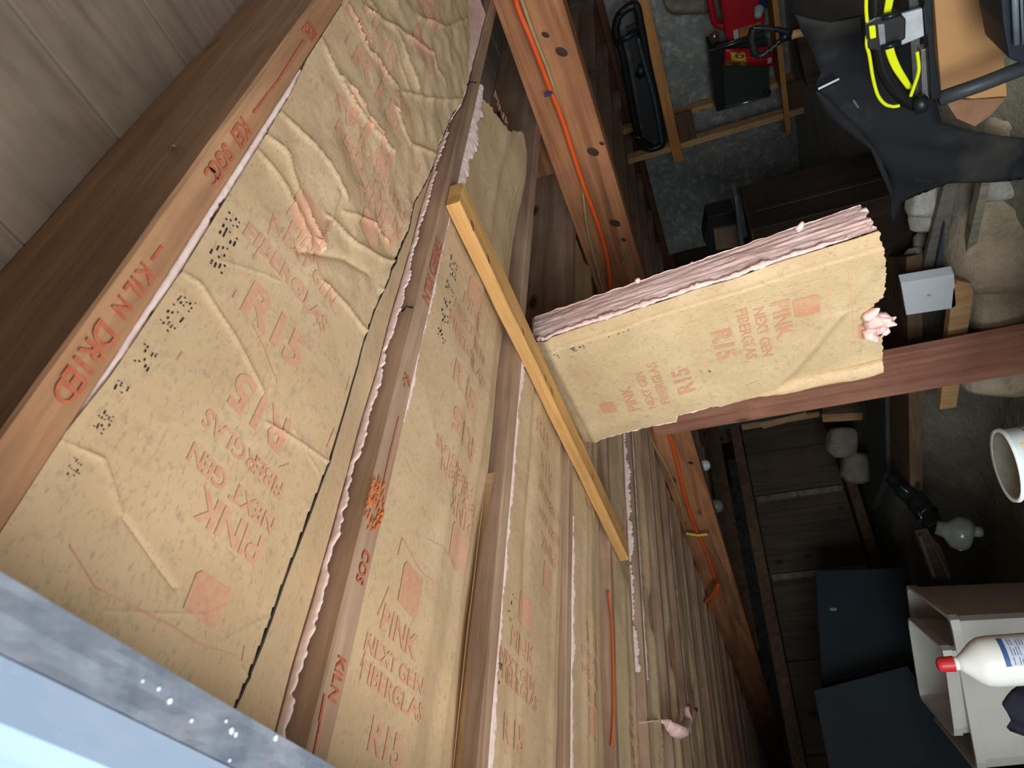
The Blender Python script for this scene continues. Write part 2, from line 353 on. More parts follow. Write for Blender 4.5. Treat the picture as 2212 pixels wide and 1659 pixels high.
def facet(p, j, a, f, sd):
    w = .6*mn.noise(Vector((p*3, j*2, sd))); r = 0
    for k in range(4):
        an = sd*1.3 + k*.83 + .5; r += tri(f*(1+.37*k)*(p*math.cos(an) + j*.6*math.sin(an)) + w + k*.31)*(1-.15*k)
    return a*r/3
def z_bay1(p, j):
    s = interp(SLIT, j)
    up = smooth(.5, 1.0, j)
    if p < s:
        u = (p-.25)/(s-.25)
        z = .456 - .010*math.sin(math.pi*min(1, max(0, u))) - .006*u
        z -= (facet(p, j, .002 + .0035*up, 5+2*up, 3) + facet(p, j, .0006 + .0025*up, 13, 6))*min(1, u*5)
        z -= .004*mn.noise(Vector((p*9, j*4, 2)))*min(1, u*4)
        z -= CR.h(p, j)*min(1, max(0, u)*8+.2)
        z -= .003*math.exp(-(s-p)/.01)
        if p > .55: z = pressed(z, j)
    else:
        u = (p-s)/max(.02, .605-s)
        z = .452 + .038*u**.8 - .002*facet(p, j, 1, 6, 8)
    return z
def edge_geo(a, b_, n): return [a*(b_/a)**(i/n) for i in range(n+1)]
PR1 = [(.15, .6045), (1.45, .6045), (1.6, .594), (1.8, .562), (1.93, .520), (2.1, .50)]
PL1 = [(.15, .2485), (.30, .249), (.36, .2545), (.5, .258), (.86, .2565), (.95, .250), (1.6, .2495), (2.1, .25)]
bays = {}
def sheet_object(name, zf, pl, pr, j0, j1, nu, nv, parent, mat=None, slit=None, wob=.0):
    mb = MB(); us = gridrange(0, 1, nu)
    def fn(u, j):
        a, b_ = interp(pl, j) + wob*mn.noise(Vector((j*30, 1, 0)))*.5, interp(pr, j) + wob*mn.noise(Vector((j*25, 9, 0)))
        p = a + (b_-a)*u; return W(p, j, zf(p, j))
    mb.grid(fn, us, edge_geo(j0, j1, nv)); return link(name, mb, mat or M_KRAFT, parent, smooth=True)
def fringe(name, parent, pts, r, noise=.5, flat=.8, step=.006, mat=None, lump=None):
    "ragged edge of fibreglass along a polyline of (p,j,z)"
    pts = [W(*p) for p in pts]; path = []
    for a, b_ in zip(pts[:-1], pts[1:]):
        n = max(1, int((b_-a).length/step)); path += [a + (b_-a)*i/n for i in range(n)]
    path.append(pts[-1]); path = [p + Vector((0, mn.noise(p*60), mn.noise(p*60+Vector((9, 0, 0)))))*r*.35 for p in path]
    rr = [r*(.6 + .5*mn.noise(p*26) + .25*mn.noise(p*90)) for p in path]
    return link(name, MB().tube(path, rr, 9, noise=noise*.35, flat=flat), mat or M_PINK, parent, smooth=True)
def ribbon(name, parent, pts, d, w, puff=.0015, step=.0035, mat=None, seed=0):
    "torn strip of fibreglass: pts on its hidden side, d = direction to its ragged side"
    pts = [W(*p) for p in pts]; path = []; d = W(*d).normalized()
    for a, b_ in zip(pts[:-1], pts[1:]):
        n = max(1, int((b_-a).length/step)); path += [a + (b_-a)*i/n for i in range(n)]
    path.append(pts[-1]); mb = MB(); vs = []; m = 9; up = (pts[-1]-pts[0]).normalized().cross(d).normalized()
    for p in path:
        ww = w*max(.15, .62 + .45*mn.noise(p*11 + Vector((seed, 0, 0))) + .30*mn.noise(p*23 + Vector((0, seed, 4))) + .16*mn.noise(p*61) + .22*mn.noise(p*150))
        for k in range(m):
            a = math.pi*2*k/m; h = puff*(1 + .8*mn.noise(p*70 + Vector((k, 0, 0)))); vs.append(p + d*ww*(.5-.5*math.cos(a)) + up*h*math.sin(a))
    fs = [(i*m+k, i*m+(k+1) % m, (i+1)*m+(k+1) % m, (i+1)*m+k) for i in range(len(path)-1) for k in range(m)]
    return link(name, mb.add(vs, fs), mat or M_PINKE, parent, smooth=True)
def batt_body(parent, p0, p1, j0, j1, zf, seed):
    mb = MB(); n = 60
    def f(u, j):
        p = p0 + (p1-p0)*u; return W(p, j, max(zf(min(max(p, p0+.02), p1-.02), j)+.010, JB+.004) + .006*abs(mn.noise(Vector((p*30, j*30, seed)))))
    js = gridrange(j0, j1, n); us = gridrange(0, 1, 16); mb.grid(f, us, js)
    mb.grid(lambda z, j: W(p0, j, z), [JB+.03, JT-.006], js); mb.grid(lambda z, j: W(p1, j, z), [JB+.05, JT-.006], js)
    mb.grid(lambda u, t: W(p0+(p1-p0)*u, j1 + .02*mn.noise(Vector((u*9, t*9, seed))), JB+.035 + (JT-.006-JB-.035)*t), us, gridrange(0, 1, 8))
    return link('fibreglass', mb, M_PINK, parent)
# --- lettering laid on a surface
def text_mesh(s, bold=0.0):
    cu = bpy.data.curves.new('t', 'FONT'); cu.body = s; cu.size = 1; cu.align_x = 'CENTER'; cu.align_y = 'CENTER'; cu.offset = bold*1.05; cu.resolution_u = 3
    o = bpy.data.objects.new('t', cu); C.objects.link(o); bpy.context.view_layer.update()
    me = bpy.data.meshes.new_from_object(o); bpy.data.objects.remove(o); bpy.data.curves.remove(cu)
    return me
def poly_bm(polys):
    me = bpy.data.meshes.new('x'); vs = []; fs = []
    for pl in polys: n = len(vs); vs += [(x, y, 0) for x, y in pl]; fs.append(tuple(range(n, n+len(pl))))
    me.from_pydata(vs, [], fs); return me
def stamp(mb, me, cu, cv, ru, rv, uu, uv, size, surf, cell=.008, sx=1.0):
    "lay a flat mesh on surf(a,b)->point; right=(ru,rv), up=(uu,uv) in surface coords"
    bm = bmesh.new(); bm.from_mesh(me)
    for _ in range(5):
        es = [e for e in bm.edges if e.calc_length()*size > cell]
        if not es: break
        bmesh.ops.subdivide_edges(bm, edges=es, cuts=1, use_grid_fill=False); bmesh.ops.triangulate(bm, faces=bm.faces)
    bm.verts.index_update()
    vs = [surf(cu + (v.co.x*sx*ru + v.co.y*uu)*size, cv + (v.co.x*sx*rv + v.co.y*uv)*size) for v in bm.verts]
    mb.add(vs, [tuple(v.index for v in f.verts) for f in bm.faces]); bm.free()
LOGO = [[(-.5, -.5), (.38, -.5), (.5, -.35), (.5, .5), (-.38, .5), (-.5, .36)]]
T = {}
def tm(s, b_=.02):
    if (s, b_) not in T: T[(s, b_)] = text_mesh(s, b_)
    return T[(s, b_)]
def poly_line(mb, pts, w, surf, n=10):
    for (a, b_), (c, d) in zip(pts[:-1], pts[1:]):
        L = math.hypot(c-a, d-b_) or 1e-9; nx, ny = -(d-b_)/L*w/2, (c-a)/L*w/2
        vs = []
        for i in range(n+1):
            t = i/n; x, y = a+(c-a)*t, b_+(d-b_)*t; vs += [surf(x+nx, y+ny), surf(x-nx, y-ny)]
        mb.add(vs, [(2*i, 2*i+1, 2*i+3, 2*i+2) for i in range(n)])
def dots(mb, cx, cy, dx, dy, size, surf, text_n=3, seed=0):
    r = random.Random(seed)
    L = math.hypot(dx, dy); ux, uy = dx/L, dy/L; vx, vy = -uy, ux; cols = int(L/size)
    for a in range(cols):
        if a % 6 == 5: continue
        for c in range(5):
            if r.random() < (.55 if a % 6 in (1, 3) else .8): continue
            x, y = cx+ux*a*size+vx*c*size*1.3, cy+uy*a*size+vy*c*size*1.3; s = size*r.uniform(.36, .5); l = s*r.choice((1, 1, 1.8))
            mb.add([surf(x+ux*l*sa_+vx*s*sb_*.8, y+uy*l*sa_+vy*s*sb_*.8) for sa_, sb_ in ((-1, 0), (-.5, .8), (.5, .8), (1, 0), (.5, -.8), (-.5, -.8))], [(0,1,2,3,4,5)])
def block(mb, x0, y0, d, s, surf, rot):
    "print block: logo, PINK, NEXT GEN, FIBERGLAS, R15; d = direction the lines advance, rot = reading direction along the other axis"
    up = -d
    def L(t, off, size, sh=0, b_=.02, sx=1.0): stamp(mb, tm(t, b_), x0 + rot*sh*s, y0 + d*off*s, rot, 0, 0, up, size*s, surf, sx=sx)
    stamp(mb, poly_bm(LOGO), x0 - rot*.035*s, y0, rot, 0, 0, up, .062*s, surf, sx=1.1)
    L('PINK', .062, .052, 0, .03); L('NEXT GEN', .103, .030, .012, .02); L('FIBERGLAS', .135, .033, .016, .02); L('R15', .195, .075, .03, .03)
# ---- bay 1
def bay(name, label, pos, group='insulation batts between the joists'):
    return thing('insulation_batt', pos, label, 'insulation', group)
b1 = bay('b', 'kraft faced insulation batt in the nearest bay, crumpled with a long dark fold', W(.43, .2, .45))
sheet_object('kraft_facing', z_bay1, PL1, PR1, .14, 2.12, 190, 640, b1)
batt_body(b1, .2505, .6125, .14, 2.1, z_bay1, 1)
fr = [(.6035, j, z_bay1(.6, j) + .0015) for j in edge_geo(.15, 1.5, 60)]
ribbon('fibreglass_edge', b1, [(.6085, j, z_bay1(.6, j) + .004) for j in edge_geo(.15, 1.5, 60)], (0, 0, -1), .019, .0022, .003)
ribbon('fibreglass_edge', b1, [(.2505, j, .4600) for j in edge_geo(.30, .92, 20)], (1, 0, -.05), .018, .0022, .003)
structure('floor_slab', MB().box(-2, 4.2, 2.95, 5.5, -.84, -.79), plain('worn_concrete_slab', srgb(176, 180, 176), .9, 0, srgb(146, 152, 148), 5), bevel=.01)
S1 = lambda p, j: W(p, j, z_bay1(p, j) - .0009)
pr = MB()
x0, y0, _ = at(438, 1290, 'z', .447)
stamp(pr, poly_bm(LOGO), x0+.004, y0, -1, 0, 0, -1, .036, S1, .004, 1.15)
def px1(mb, t, px, py, size, d, b_=.025, sx=1.0, cell=.006):
    x, y, _ = at(px, py, 'z', .447); stamp(mb, tm(t, b_), x, y, -d, 0, 0, -d, size, S1, cell, sx)
px1(pr, 'PINK', 500, 1140, .040, 1, .03); px1(pr, 'NEXT GEN', 505, 1060, .026, 1, .02); px1(pr, 'FIBERGLAS', 530, 985, .026, 1); px1(pr, 'R15', 560, 890, .056, 1, .03)
px1(pr, 'R15', 588, 712, .062, -1, .03); px1(pr, 'FIBERGLAS', 622, 608, .032, -1); px1(pr, 'NEXT GEN', 655, 575, .026, -1); px1(pr, 'PINK', 655, 535, .03, -1, .03)
x, y, _ = at(664, 478, 'z', .447); stamp(pr, poly_bm(LOGO), x, y, 1, 0, 0, 1, .062, S1, .006)
x, y, _ = at(795, 495, 'z', .447); stamp(pr, poly_bm(LOGO), x, y, -1, 0, 0, -1, .05, S1, .006)
px1(pr, 'PINK', 812, 455, .055, 1, .03); px1(pr, 'NEXT GEN', 800, 395, .04, 1); px1(pr, 'FIBERGLAS', 805, 350, .045, 1); px1(pr, 'R15', 795, 280, .085, 1, .03)
px1(pr, 'R15', 815, 195, .085, -1, .03); px1(pr, 'FIBERGLAS', 812, 115, .05, -1); px1(pr, 'PINK', 825, 78, .05, -1, .03)
x, y, _ = at(910, 110, 'z', .447); stamp(pr, poly_bm(LOGO), x, y, 1, 0, 0, 1, .08, S1, .008)
x, y, _ = at(920, 20, 'z', .447); stamp(pr, poly_bm(LOGO), x, y, 1, 0, 0, 1, .08, S1, .008)
link('printed_logo', pr, M_RED, b1)
rl = MB()
P1 = lambda *pts: [at(x, y, 'z', .447)[:2] for x, y in pts]
for pts, w in ((P1((155,1178),(205,1270),(300,1320),(370,1355),(440,1400),(510,1418)), .0016), (P1((525,1395),(520,1430)), .0014), (P1((594,460),(578,508)), .002), (P1((560,535),(546,562)), .002), (P1((512,628),(503,645)), .002),
               (P1((400,760),(388,778)), .002), (P1((758,812),(748,845)), .002), (P1((722,925),(706,966)), .002), (P1((765,65),(752,92)), .003), (P1((905,355),(900,375)), .003), (P1((540,705),(565,760),(590,830)), .0012), (P1((600,1010),(623,1003)), .0012), (P1((900,700),(890,735)), .0015)):
    poly_line(rl, pts, w, S1)
link('printed_line', rl, M_RED, b1)
dk = MB()
for k, (x0, y0, x1, y1, s) in enumerate(((478, 590, 528, 480, .0035), (372, 720, 428, 650, .0026), (322, 800, 345, 760, .0024), (280, 862, 296, 828, .0024), (228, 944, 256, 888, .0019), (168, 1034, 192, 996, .0016))):
    a, b_ = at(x0, y0, 'z', .45), at(x1, y1, 'z', .45); dots(dk, a[0], a[1], b_[0]-a[0], b_[1]-a[1], s, S1, seed=k)
link('printed_code', dk, M_BLK, b1)
# dark strip along the flange slit, the fold's shade put into its colour
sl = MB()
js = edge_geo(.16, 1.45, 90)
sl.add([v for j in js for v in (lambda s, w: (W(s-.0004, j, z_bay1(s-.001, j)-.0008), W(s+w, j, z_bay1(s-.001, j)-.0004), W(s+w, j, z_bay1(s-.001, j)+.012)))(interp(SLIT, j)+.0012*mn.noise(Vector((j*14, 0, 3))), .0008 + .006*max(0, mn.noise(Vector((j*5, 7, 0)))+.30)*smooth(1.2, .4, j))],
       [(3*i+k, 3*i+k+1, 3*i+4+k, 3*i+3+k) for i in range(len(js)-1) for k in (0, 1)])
link('fold_shade', sl, plain('painted_gap_shade', srgb(60, 56, 52), .9), b1)
# ---- other bays
def make_zf(pl, pr_, z0, z1, sag, amp, seed, folds=3, fa=.006):
    r = random.Random(seed); fo = [(r.uniform(.15, .9), r.uniform(.02, .05), r.uniform(.4, 1)*fa*r.choice((1, 1, -1)), r.uniform(-.08, .08)) for _ in range(folds)]
    def zf(p, j):
        u = (p-pl)/(pr_-pl); z = z0 + (z1-z0)*u**2 - sag*math.sin(math.pi*min(1, max(0, u)))
        for c, w, h, sl_ in fo: z -= h*math.exp(-((u-c-sl_*math.sin(j*2+seed))/w/1.6)**2)
        return pressed(z - facet(p, j, amp, 4, seed) - .003*mn.noise(Vector((p*10, j*3, seed))), j)
    return zf
zf2 = make_zf(.655, 1.0, .462, .486, .004, .0025, 11, 5, .006)
b2 = bay('b', 'kraft faced insulation batt in the second bay, torn ragged at its far end', W(.83, .3, .45))
PR2 = [(.2, 1.004), (1.55, 1.004), (1.75, .985), (1.82, .94), (1.9, .90)]
def fn2(u, t):
    jmax = interp([(0, 1.70), (.25, 1.76), (.5, 1.80), (.72, 1.91), (.8, 1.93), (.9, 1.86), (1, 1.72)], u) + .02*mn.noise(Vector((u*22, 3, 0)))
    j = .14*(jmax/.14)**t; p = .657 + (interp([(.1, 1.004), (1.6, 1.004), (1.8, .985), (1.95, .96)], j)-.657)*u
    dr = .05*smooth(1.55, 1.9, j)*(.3+u)
    return W(p, j, zf2(p, j) - dr*.5)
mb = MB(); mb.grid(fn2, gridrange(0, 1, 90), gridrange(0, 1, 260)); link('kraft_facing', mb, M_KRAFT, b2, smooth=True)
batt_body(b2, .6515, 1.0125, .14, 1.66, zf2, 2)
ribbon('fibreglass_edge', b2, [(.6530, j, .4615) for j in gridrange(.62, 1.25, 30)], (1, 0, -.18), .016, .002)
ribbon('fibreglass_edge', b2, [(.6535, j, .459) for j in gridrange(1.2, 1.74, 20)], (1, 0, -.2), .040, .006)
S2 = lambda p, j: W(p, j, zf2(p, j) - .001)
pr = MB()
def on2(mb, t, px, py, size, d, S, z=.462, b_=.025, sx=1.0):
    x, y, _ = at(px, py, 'z', z)
    if t == 'LOGO': stamp(mb, poly_bm(LOGO), x, y, -d, 0, 0, -d, size, S, .008)
    else: stamp(mb, tm(t, b_), x, y, -d, 0, 0, -d, size, S, .008, sx)
for t, x, y, s, d in (('LOGO', 992, 1180, .062, 1), ('PINK', 1000, 1110, .05, 1), ('NEXT GEN', 997, 1060, .034, 1), ('FIBERGLAS', 985, 1010, .034, 1), ('R15', 1004, 935, .07, 1),
                      ('R15', 1005, 840, .07, -1), ('FIBERGLAS', 1012, 762, .04, -1), ('NEXT GEN', 1018, 720, .034, -1), ('PINK', 1022, 680, .045, -1), ('LOGO', 1026, 640, .065, -1),
                      ('LOGO', 885, 1275, .06, -1), ('PINK', 860, 1370, .045, -1), ('NEXT GEN', 850, 1440, .03, -1), ('FIBERGLAS', 845, 1500, .032, -1), ('R15', 830, 1610, .05, -1),
                      ('LOGO', 1075, 300, .07, -1), ('PINK', 1082, 240, .05, -1)):
    on2(pr, t, x, y, s, d, S2)
P2 = lambda *pts: [at(x, y, 'z', .462)[:2] for x, y in pts]
for pts in (P2((865,1162),(905,1230),(945,1270)), P2((925,1165),(960,1190),(995,1235)), P2((865,1162),(855,1200)), P2((835,1268),(812,1330)), P2((800,1370),(778,1440))): poly_line(pr, pts, .0018, S2)
link('printed_logo', pr, M_RED, b2)
dk = MB()
for k, (x0, y0, x1, y1) in enumerate(((978, 610, 984, 570), (970, 645, 975, 625), (965, 675, 970, 655), (955, 710, 965, 690), (950, 745, 957, 735))):
    a, b_ = at(x0, y0, 'z', .465), at(x1, y1, 'z', .465); dots(dk, a[0], a[1], b_[0]-a[0], b_[1]-a[1], .005, S2, seed=k+9)
link('printed_code', dk, M_BLK, b2)
# a loose stapling flange lifting at joist three
fl = MB(); fl.grid(lambda u, j: W(1.0 - .03*(1-u)*(1-((j-.5)/.32)**2), j, .470 + .014*u - .006*(1-u)), gridrange(0, 1, 8), gridrange(.2, .8, 50)); link('stapling_flange', fl, M_KRAFT, b2, smooth=True)
# ---- bay 3 (its far half has dropped and hangs behind the strip)
zf3 = make_zf(1.055, 1.41, .460, .470, .004, .0025, 21, 4, .006)
b3 = bay('b', 'long insulation batt in the third bay, far half dropped and hanging behind the wooden strip', W(1.23, 1.3, -.36))
mb = MB(); mb.grid(lambda u, t: W(1.062+(1.418-1.062)*u, .14*(1.235/.14)**t, zf3(1.062+(1.418-1.062)*u, .14*(1.235/.14)**t)), gridrange(0, 1, 60), gridrange(0, 1, 160)); link('kraft_facing', mb, M_KRAFT, b3, smooth=True)
batt_body(b3, 1.056, 1.42, .14, 1.22, zf3, 3)
ribbon('fibreglass_edge', b3, [(1.0560, j, .4595) for j in gridrange(.2, 1.2, 40)], (1, 0, -.2), .024, .003)
S3 = lambda p, j: W(p, j, zf3(p, j) - .001); pr = MB()
for t, x, y, s, d in (('LOGO', 1183, 1250, .06, 1), ('PINK', 1185, 1190, .05, 1), ('NEXT GEN', 1187, 1140, .034, 1), ('FIBERGLAS', 1186, 1085, .036, 1), ('R15', 1180, 1015, .065, 1), ('R15', 1172, 940, .06, -1),
                      ('LOGO', 1130, 1320, .06, -1), ('PINK', 1124, 1400, .05, -1), ('NEXT GEN', 1115, 1450, .034, -1), ('FIBERGLAS', 1120, 1490, .036, -1), ('R15', 1105, 1590, .06, -1)): on2(pr, t, x, y, s, d, S3)
link('printed_logo', pr, M_RED, b3)
dk = MB()
for k, (x0, y0, x1, y1) in enumerate(((1096, 1345, 1106, 1285), (1077, 1440, 1080, 1430), (1070, 1480, 1078, 1430), (1055, 1560, 1062, 1525))):
    a, b_ = at(x0, y0, 'z', .465), at(x1, y1, 'z', .465); dots(dk, a[0], a[1], b_[0]-a[0], b_[1]-a[1], .004, S3, seed=k+19)
link('printed_code', dk, M_BLK, b3)
# hanging half: surface coords s (0 at the p-low edge .. 1) and t (0 at hinge .. 1 at torn end)
HA, HB = Vector(at(1150, 742, 'j', 1.29)), Vector(at(1262, 955, 'j', 1.29)); HD, HC = Vector(at(1897, 498, 'j', 1.25)), Vector(at(1908, 797, 'j', 1.25))
def hang(s, t):
    a = HA + (HD-HA)*t; b_ = HB + (HC-HB)*t
    b_ = b_ + Vector((.018*math.sin(math.pi*t)*(1 if t < .5 else .6), 0, 0))*(-1 if t > .35 else .3)
    v = a + (b_-a)*s
    off = facet(s*.42, t*.8, .003, 6, 31) + .004*mn.noise(Vector((s*4, t*7, 5))) - .004*math.sin(math.pi*s)
    f = (t - (.62 + .36*(1-s)*1.0 - .0)); d = abs((t-.66) - (1-s)*.42); off -= .012*math.exp(-(d/.028)**2)*smooth(.15, .4, 1-s+.2)*(1 if s > .45 else .4)
    off -= .010*math.exp(-((t-.045)/.018)**2)*1.0
    off += .006*math.exp(-((s-.10)/.012)**2)*.5
    return Vector((v[0], v[1]+off, v[2]))
HS = lambda s, t: W(*hang(s, t))
def tmax(s):
    r = 1 + .006*mn.noise(Vector((s*30, 0, 0))) + .004*mn.noise(Vector((s*90, 2, 0)))
    r += .014*math.sin(math.pi*min(1, s/.5)) * (s < .5)
    if .44 < s < .66: r -= .034*math.sin(math.pi*(s-.44)/.22)**.6 + .01*mn.noise(Vector((s*120, 1, 0)))
    return r
mb = MB(); mb.grid(lambda s, t: HS(s, t*tmax(s)), gridrange(0, 1, 110), gridrange(0, 1, 190)); link('hanging_kraft_facing', mb, M_KRAFT_V, b3, smooth=True)
# lighter folded flange along the upper edge and the curled one at the lower edge
mb = MB(); mb.grid(lambda s, t: W(*(hang(s*.115, t*tmax(s*.1)) + Vector((0, -.0016 - .001*mn.noise(Vector((t*20, s, 0))), 0)))), gridrange(0, 1, 10), gridrange(.05, 1, 120)); link('stapling_flange', mb, kraft('kraft_flange', (.96, .95, .88), 2), b3, smooth=True)
mb = MB()
def curl(s, t):
    v = hang(1, t); w = .036*smooth(.58, .75, t); an = s*3.6; return W(v.x - .004 + w*.62*math.cos(an) - w*.3, v.y - .5*w*math.sin(an) + .003*mn.noise(Vector((t*30, s*3, 0))), v.z)
mb.grid(curl, gridrange(0, 1, 12), gridrange(.56, .995, 70)); link('curled_flange', mb, kraft('kraft_curl', (.98, .96, .88), 2), b3, smooth=True)
def fib(u, t):
    th = .094
    tm_ = t*(1.0 - .012*u + .012*mn.noise(Vector((u*9, 4, 0)))); v = hang(.0 if u < 1 else 0, tm_)
    n = .002*mn.noise(Vector((u*7, t*9, 3))) + .001*mn.noise(Vector((u*30, t*20, 7))) + .0015*mn.noise(Vector((u*12, t*5, 1))) + .0008*mn.noise(Vector((u*60, t*130, 1)))
    return W(v.x + .002 - n - .004*math.sin(u*math.pi), HA.y + (HD.y-HA.y)*t + .006 + th*u + (.006*mn.noise(Vector((t*70, 3, 0))) if u > .98 else 0), v.z)
mb = MB(); mb.grid(fib, gridrange(0, 1, 40), gridrange(0, 1, 260))
def fibb(s, t):  # back
    v = hang(s, t); return W(v.x, HA.y + (HD.y-HA.y)*t + .10 + .008*mn.noise(Vector((s*20, t*30, 1))), v.z)
mb.grid(fibb, gridrange(0, 1, 20), gridrange(0, .99, 60))
mb.grid(lambda u, t: W(hang(1, t).x - .001 + .005*mn.noise(Vector((u*9, t*70, 5))), HA.y + (HD.y-HA.y)*t + .008 + .094*u, hang(1, t).z), gridrange(0, 1, 14), gridrange(0, .985, 120))
mb.grid(lambda s, u: W(hang(s, 1).x, HD.y + .01 + .09*u, hang(s, .985).z + .012*mn.noise(Vector((s*20, u*7, 2)))), gridrange(0, 1, 60), gridrange(0, 1, 12))
mb.grid(lambda s, u: W(hang(s, 0).x, HA.y + .01 + .09*u, hang(s, 0.0).z + .004), gridrange(0, 1, 20), gridrange(0, 1, 6))
link('hanging_fibreglass', mb, M_PINKS, b3, smooth=True)
fringe('fibreglass_edge', b3, [(hang(0, t).x + .001, hang(0, t).y + .010, hang(0, t).z) for t in gridrange(.02, .93, 60)], .0095, .7, 1.1, .005)
ribbon('fibreglass_edge', b3, [(hang(1, t).x - .004, hang(1, t).y + .006, hang(1, t).z) for t in gridrange(.01, .57, 50)], (1, 0, 0), .017, .004)
tt = MB()
c0 = Vector(hang(.60, .985)); r5 = random.Random(5)
for k in range(16):
    d = Vector((r5.uniform(-.35, .75), r5.uniform(-.6, .1), r5.uniform(-1, .1))).normalized(); L = r5.uniform(.015, .045); s0 = c0 + Vector((r5.uniform(-.02, .03), -.004, r5.uniform(-.01, .02)))
    pts = [W(*(s0 + d*L*t + Vector((0, 0, 1))*0.004*math.sin(t*5+k))) for t in (0, .35, .7, 1)]; tt.tube(pts, [.012, .013, .009, .002], 8, noise=.22)
link('torn_tuft', tt, M_PINK, b3, smooth=True)
t2 = MB()
for x, y, x1, y1, r in ((1722, 497, 1735, 480, .006), (1858, 462, 1874, 452, .007), (1374, 608, 1382, 603, .005)):
    a, b_ = A(x, y, 'j', 1.33), A(x1, y1, 'j', 1.33); t2.tube([a, (a+b_)/2, b_], [r, r*1.2, r*.6], 7, noise=.35)
link('fibre_tuft', t2, M_PINK, b3, smooth=True)
# printing on the hanging kraft: s axis reads downwards (+p), t axis toward the torn end
WID, LEN = .41, .80
def HSp(a, b_): 
    v = hang(a/WID, b_/LEN); return W(v.x, v.y - .0012, v.z)
def hp(px, py):
    best = (1e9, 0, 0); tgt = Vector((px, py))
    d = R @ _ray(px, py)
    s, t = .5, .5
    for _ in range(8):
        v = hang(s, t); w3 = W(*v); c = R.transposed() @ w3
        x, y = RX/2 + F*c.x/-c.z, RY/2 - F*c.y/-c.z
        def pr_(s_, t_):
            c = R.transposed() @ W(*hang(s_, t_)); return Vector((RX/2 + F*c.x/-c.z, RY/2 - F*c.y/-c.z))
        e = .01; f0 = Vector((x, y)); fs_, ft_ = (pr_(s+e, t)-f0)/e, (pr_(s, t+e)-f0)/e
        det = fs_.x*ft_.y - fs_.y*ft_.x; r_ = tgt - f0
        s += max(-.3, min(.3, (r_.x*ft_.y - r_.y*ft_.x)/det)); t += max(-.3, min(.3, (fs_.x*r_.y - fs_.y*r_.x)/det))
    return s*WID, t*LEN
pr = MB()
for t, px, py, size, d, b_ in (('LOGO', 1742, 662, .056, 1, 0), ('PINK', 1689, 690, .054, 1, .03), ('NEXT GEN', 1648, 720, .034, 1, .02), ('FIBERGLAS', 1612, 725, .036, 1, .02), ('R15', 1562, 745, .066, 1, .03),
                           ('R15', 1478, 822, .062, -1, .03), ('FIBERGLAS', 1424, 828, .034, -1, .015), ('NEXT GEN', 1396, 842, .03, -1, .015), ('PINK', 1362, 862, .044, -1, .02), ('LOGO', 1314, 880, .042, -1, 0), ('LOGO', 1880, 712, .05, 1, 0)):
    a, b2_ = hp(px, py)
    me = poly_bm(LOGO) if t == 'LOGO' else tm(t, b_)
    stamp(pr, me, a, b2_, d, 0, 0, d, size, HSp, .008)
link('printed_logo', pr, ink('faded_red_ink_hanging', srgb(190, 84, 66), srgb(190, 166, 128), .55), b3)
rl = MB()
for pts in (((1785, 600), (1797, 700)), ((1833, 578), (1840, 650), (1850, 755)), ((1700, 618), (1785, 600)), ((1690, 640), (1735, 625)), ((1612, 655), (1652, 642)), ((1555, 670), (1590, 658)), ((1480, 700), (1512, 690)), ((1508, 722), (1530, 805)), ((1612, 832), (1640, 822)), ((1182, 795), (1225, 850), (1275, 915)), ((1238, 775), (1290, 850), (1320, 912))):
    poly_line(rl, [hp(*p) for p in pts], .0018, HSp)
link('printed_line', rl, M_RED, b3)
dk = MB()
for k, (x0, y0, x1, y1) in enumerate(((1312, 728, 1380, 706), (1234, 762, 1266, 748), (1194, 775, 1214, 770))):
    a, b_ = hp(x0, y0), hp(x1, y1); dots(dk, a[0], a[1], b_[0]-a[0], b_[1]-a[1], .0042, HSp, seed=k+29)
link('printed_code', dk, M_BLK, b3)
# ---- the remaining bays, fourth onward
bl = ['kraft faced insulation batt in the fourth bay, hollow and shaded beside the wooden strip', 'kraft faced insulation batt in the fifth bay, at the end of the wooden strip, sagging']
for i, k in enumerate(range(4, 19)):
    p0, p1 = JP[k]+.038+.002, JP[k+1]-.002
    zf = make_zf(p0, p1, .462, .484, .002+.012*((k*7) % 3)/3, .003, 40+k, 4, .009)
    lab = bl[i] if i < 2 else f'{ordn[k-6]} bay\'s kraft faced insulation batt, counted from the left, fading into the dark'
    bb = bay('b', lab, W((p0+p1)/2, .5, .45)); jend = 2.21
    r6 = random.Random(k); w0 = r6.uniform(.0, .02)
    sheet_object('kraft_facing', zf, [(0, p0+.004)], [(.1, p1-.004-w0), (2.3, p1-.006-r6.uniform(0, .03))], .14, jend, 34, 90, bb, wob=.006)
    batt_body(bb, p0, p1, .14, jend-.02, zf, k)
    if k in (4, 5, 6, 8, 11): ribbon('fibreglass_edge', bb, [(p0+.004 if k != 5 else p1-.012, j, .461 if k != 5 else .49) for j in gridrange(.3 if k == 4 else .9, 1.0 if k == 4 else 2.0, 30)], (1, 0, -.2) if k != 5 else (.3, 0, -1), .03, .003)
    if i < 6:
        S_ = (lambda zf: (lambda p, j: W(p, j, zf(p, j)-.001)))(zf); pr = MB()
        for jj_, d in ((.55, 1), (1.15, 1), (1.75, 1)):
            pc = p0 + .17 + r6.uniform(-.03, .03)
            stamp(pr, poly_bm(LOGO), pc, jj_, -d, 0, 0, -d, .06, S_, .01)
            for t, o_, s in (('PINK', .06, .05), ('NEXT GEN', .10, .032), ('FIBERGLAS', .14, .034), ('R15', .2, .07)): stamp(pr, tm(t, .025), pc, jj_+o_, -d, 0, 0, -d, s, S_, .01)
        link('printed_logo', pr, M_RED, bb)
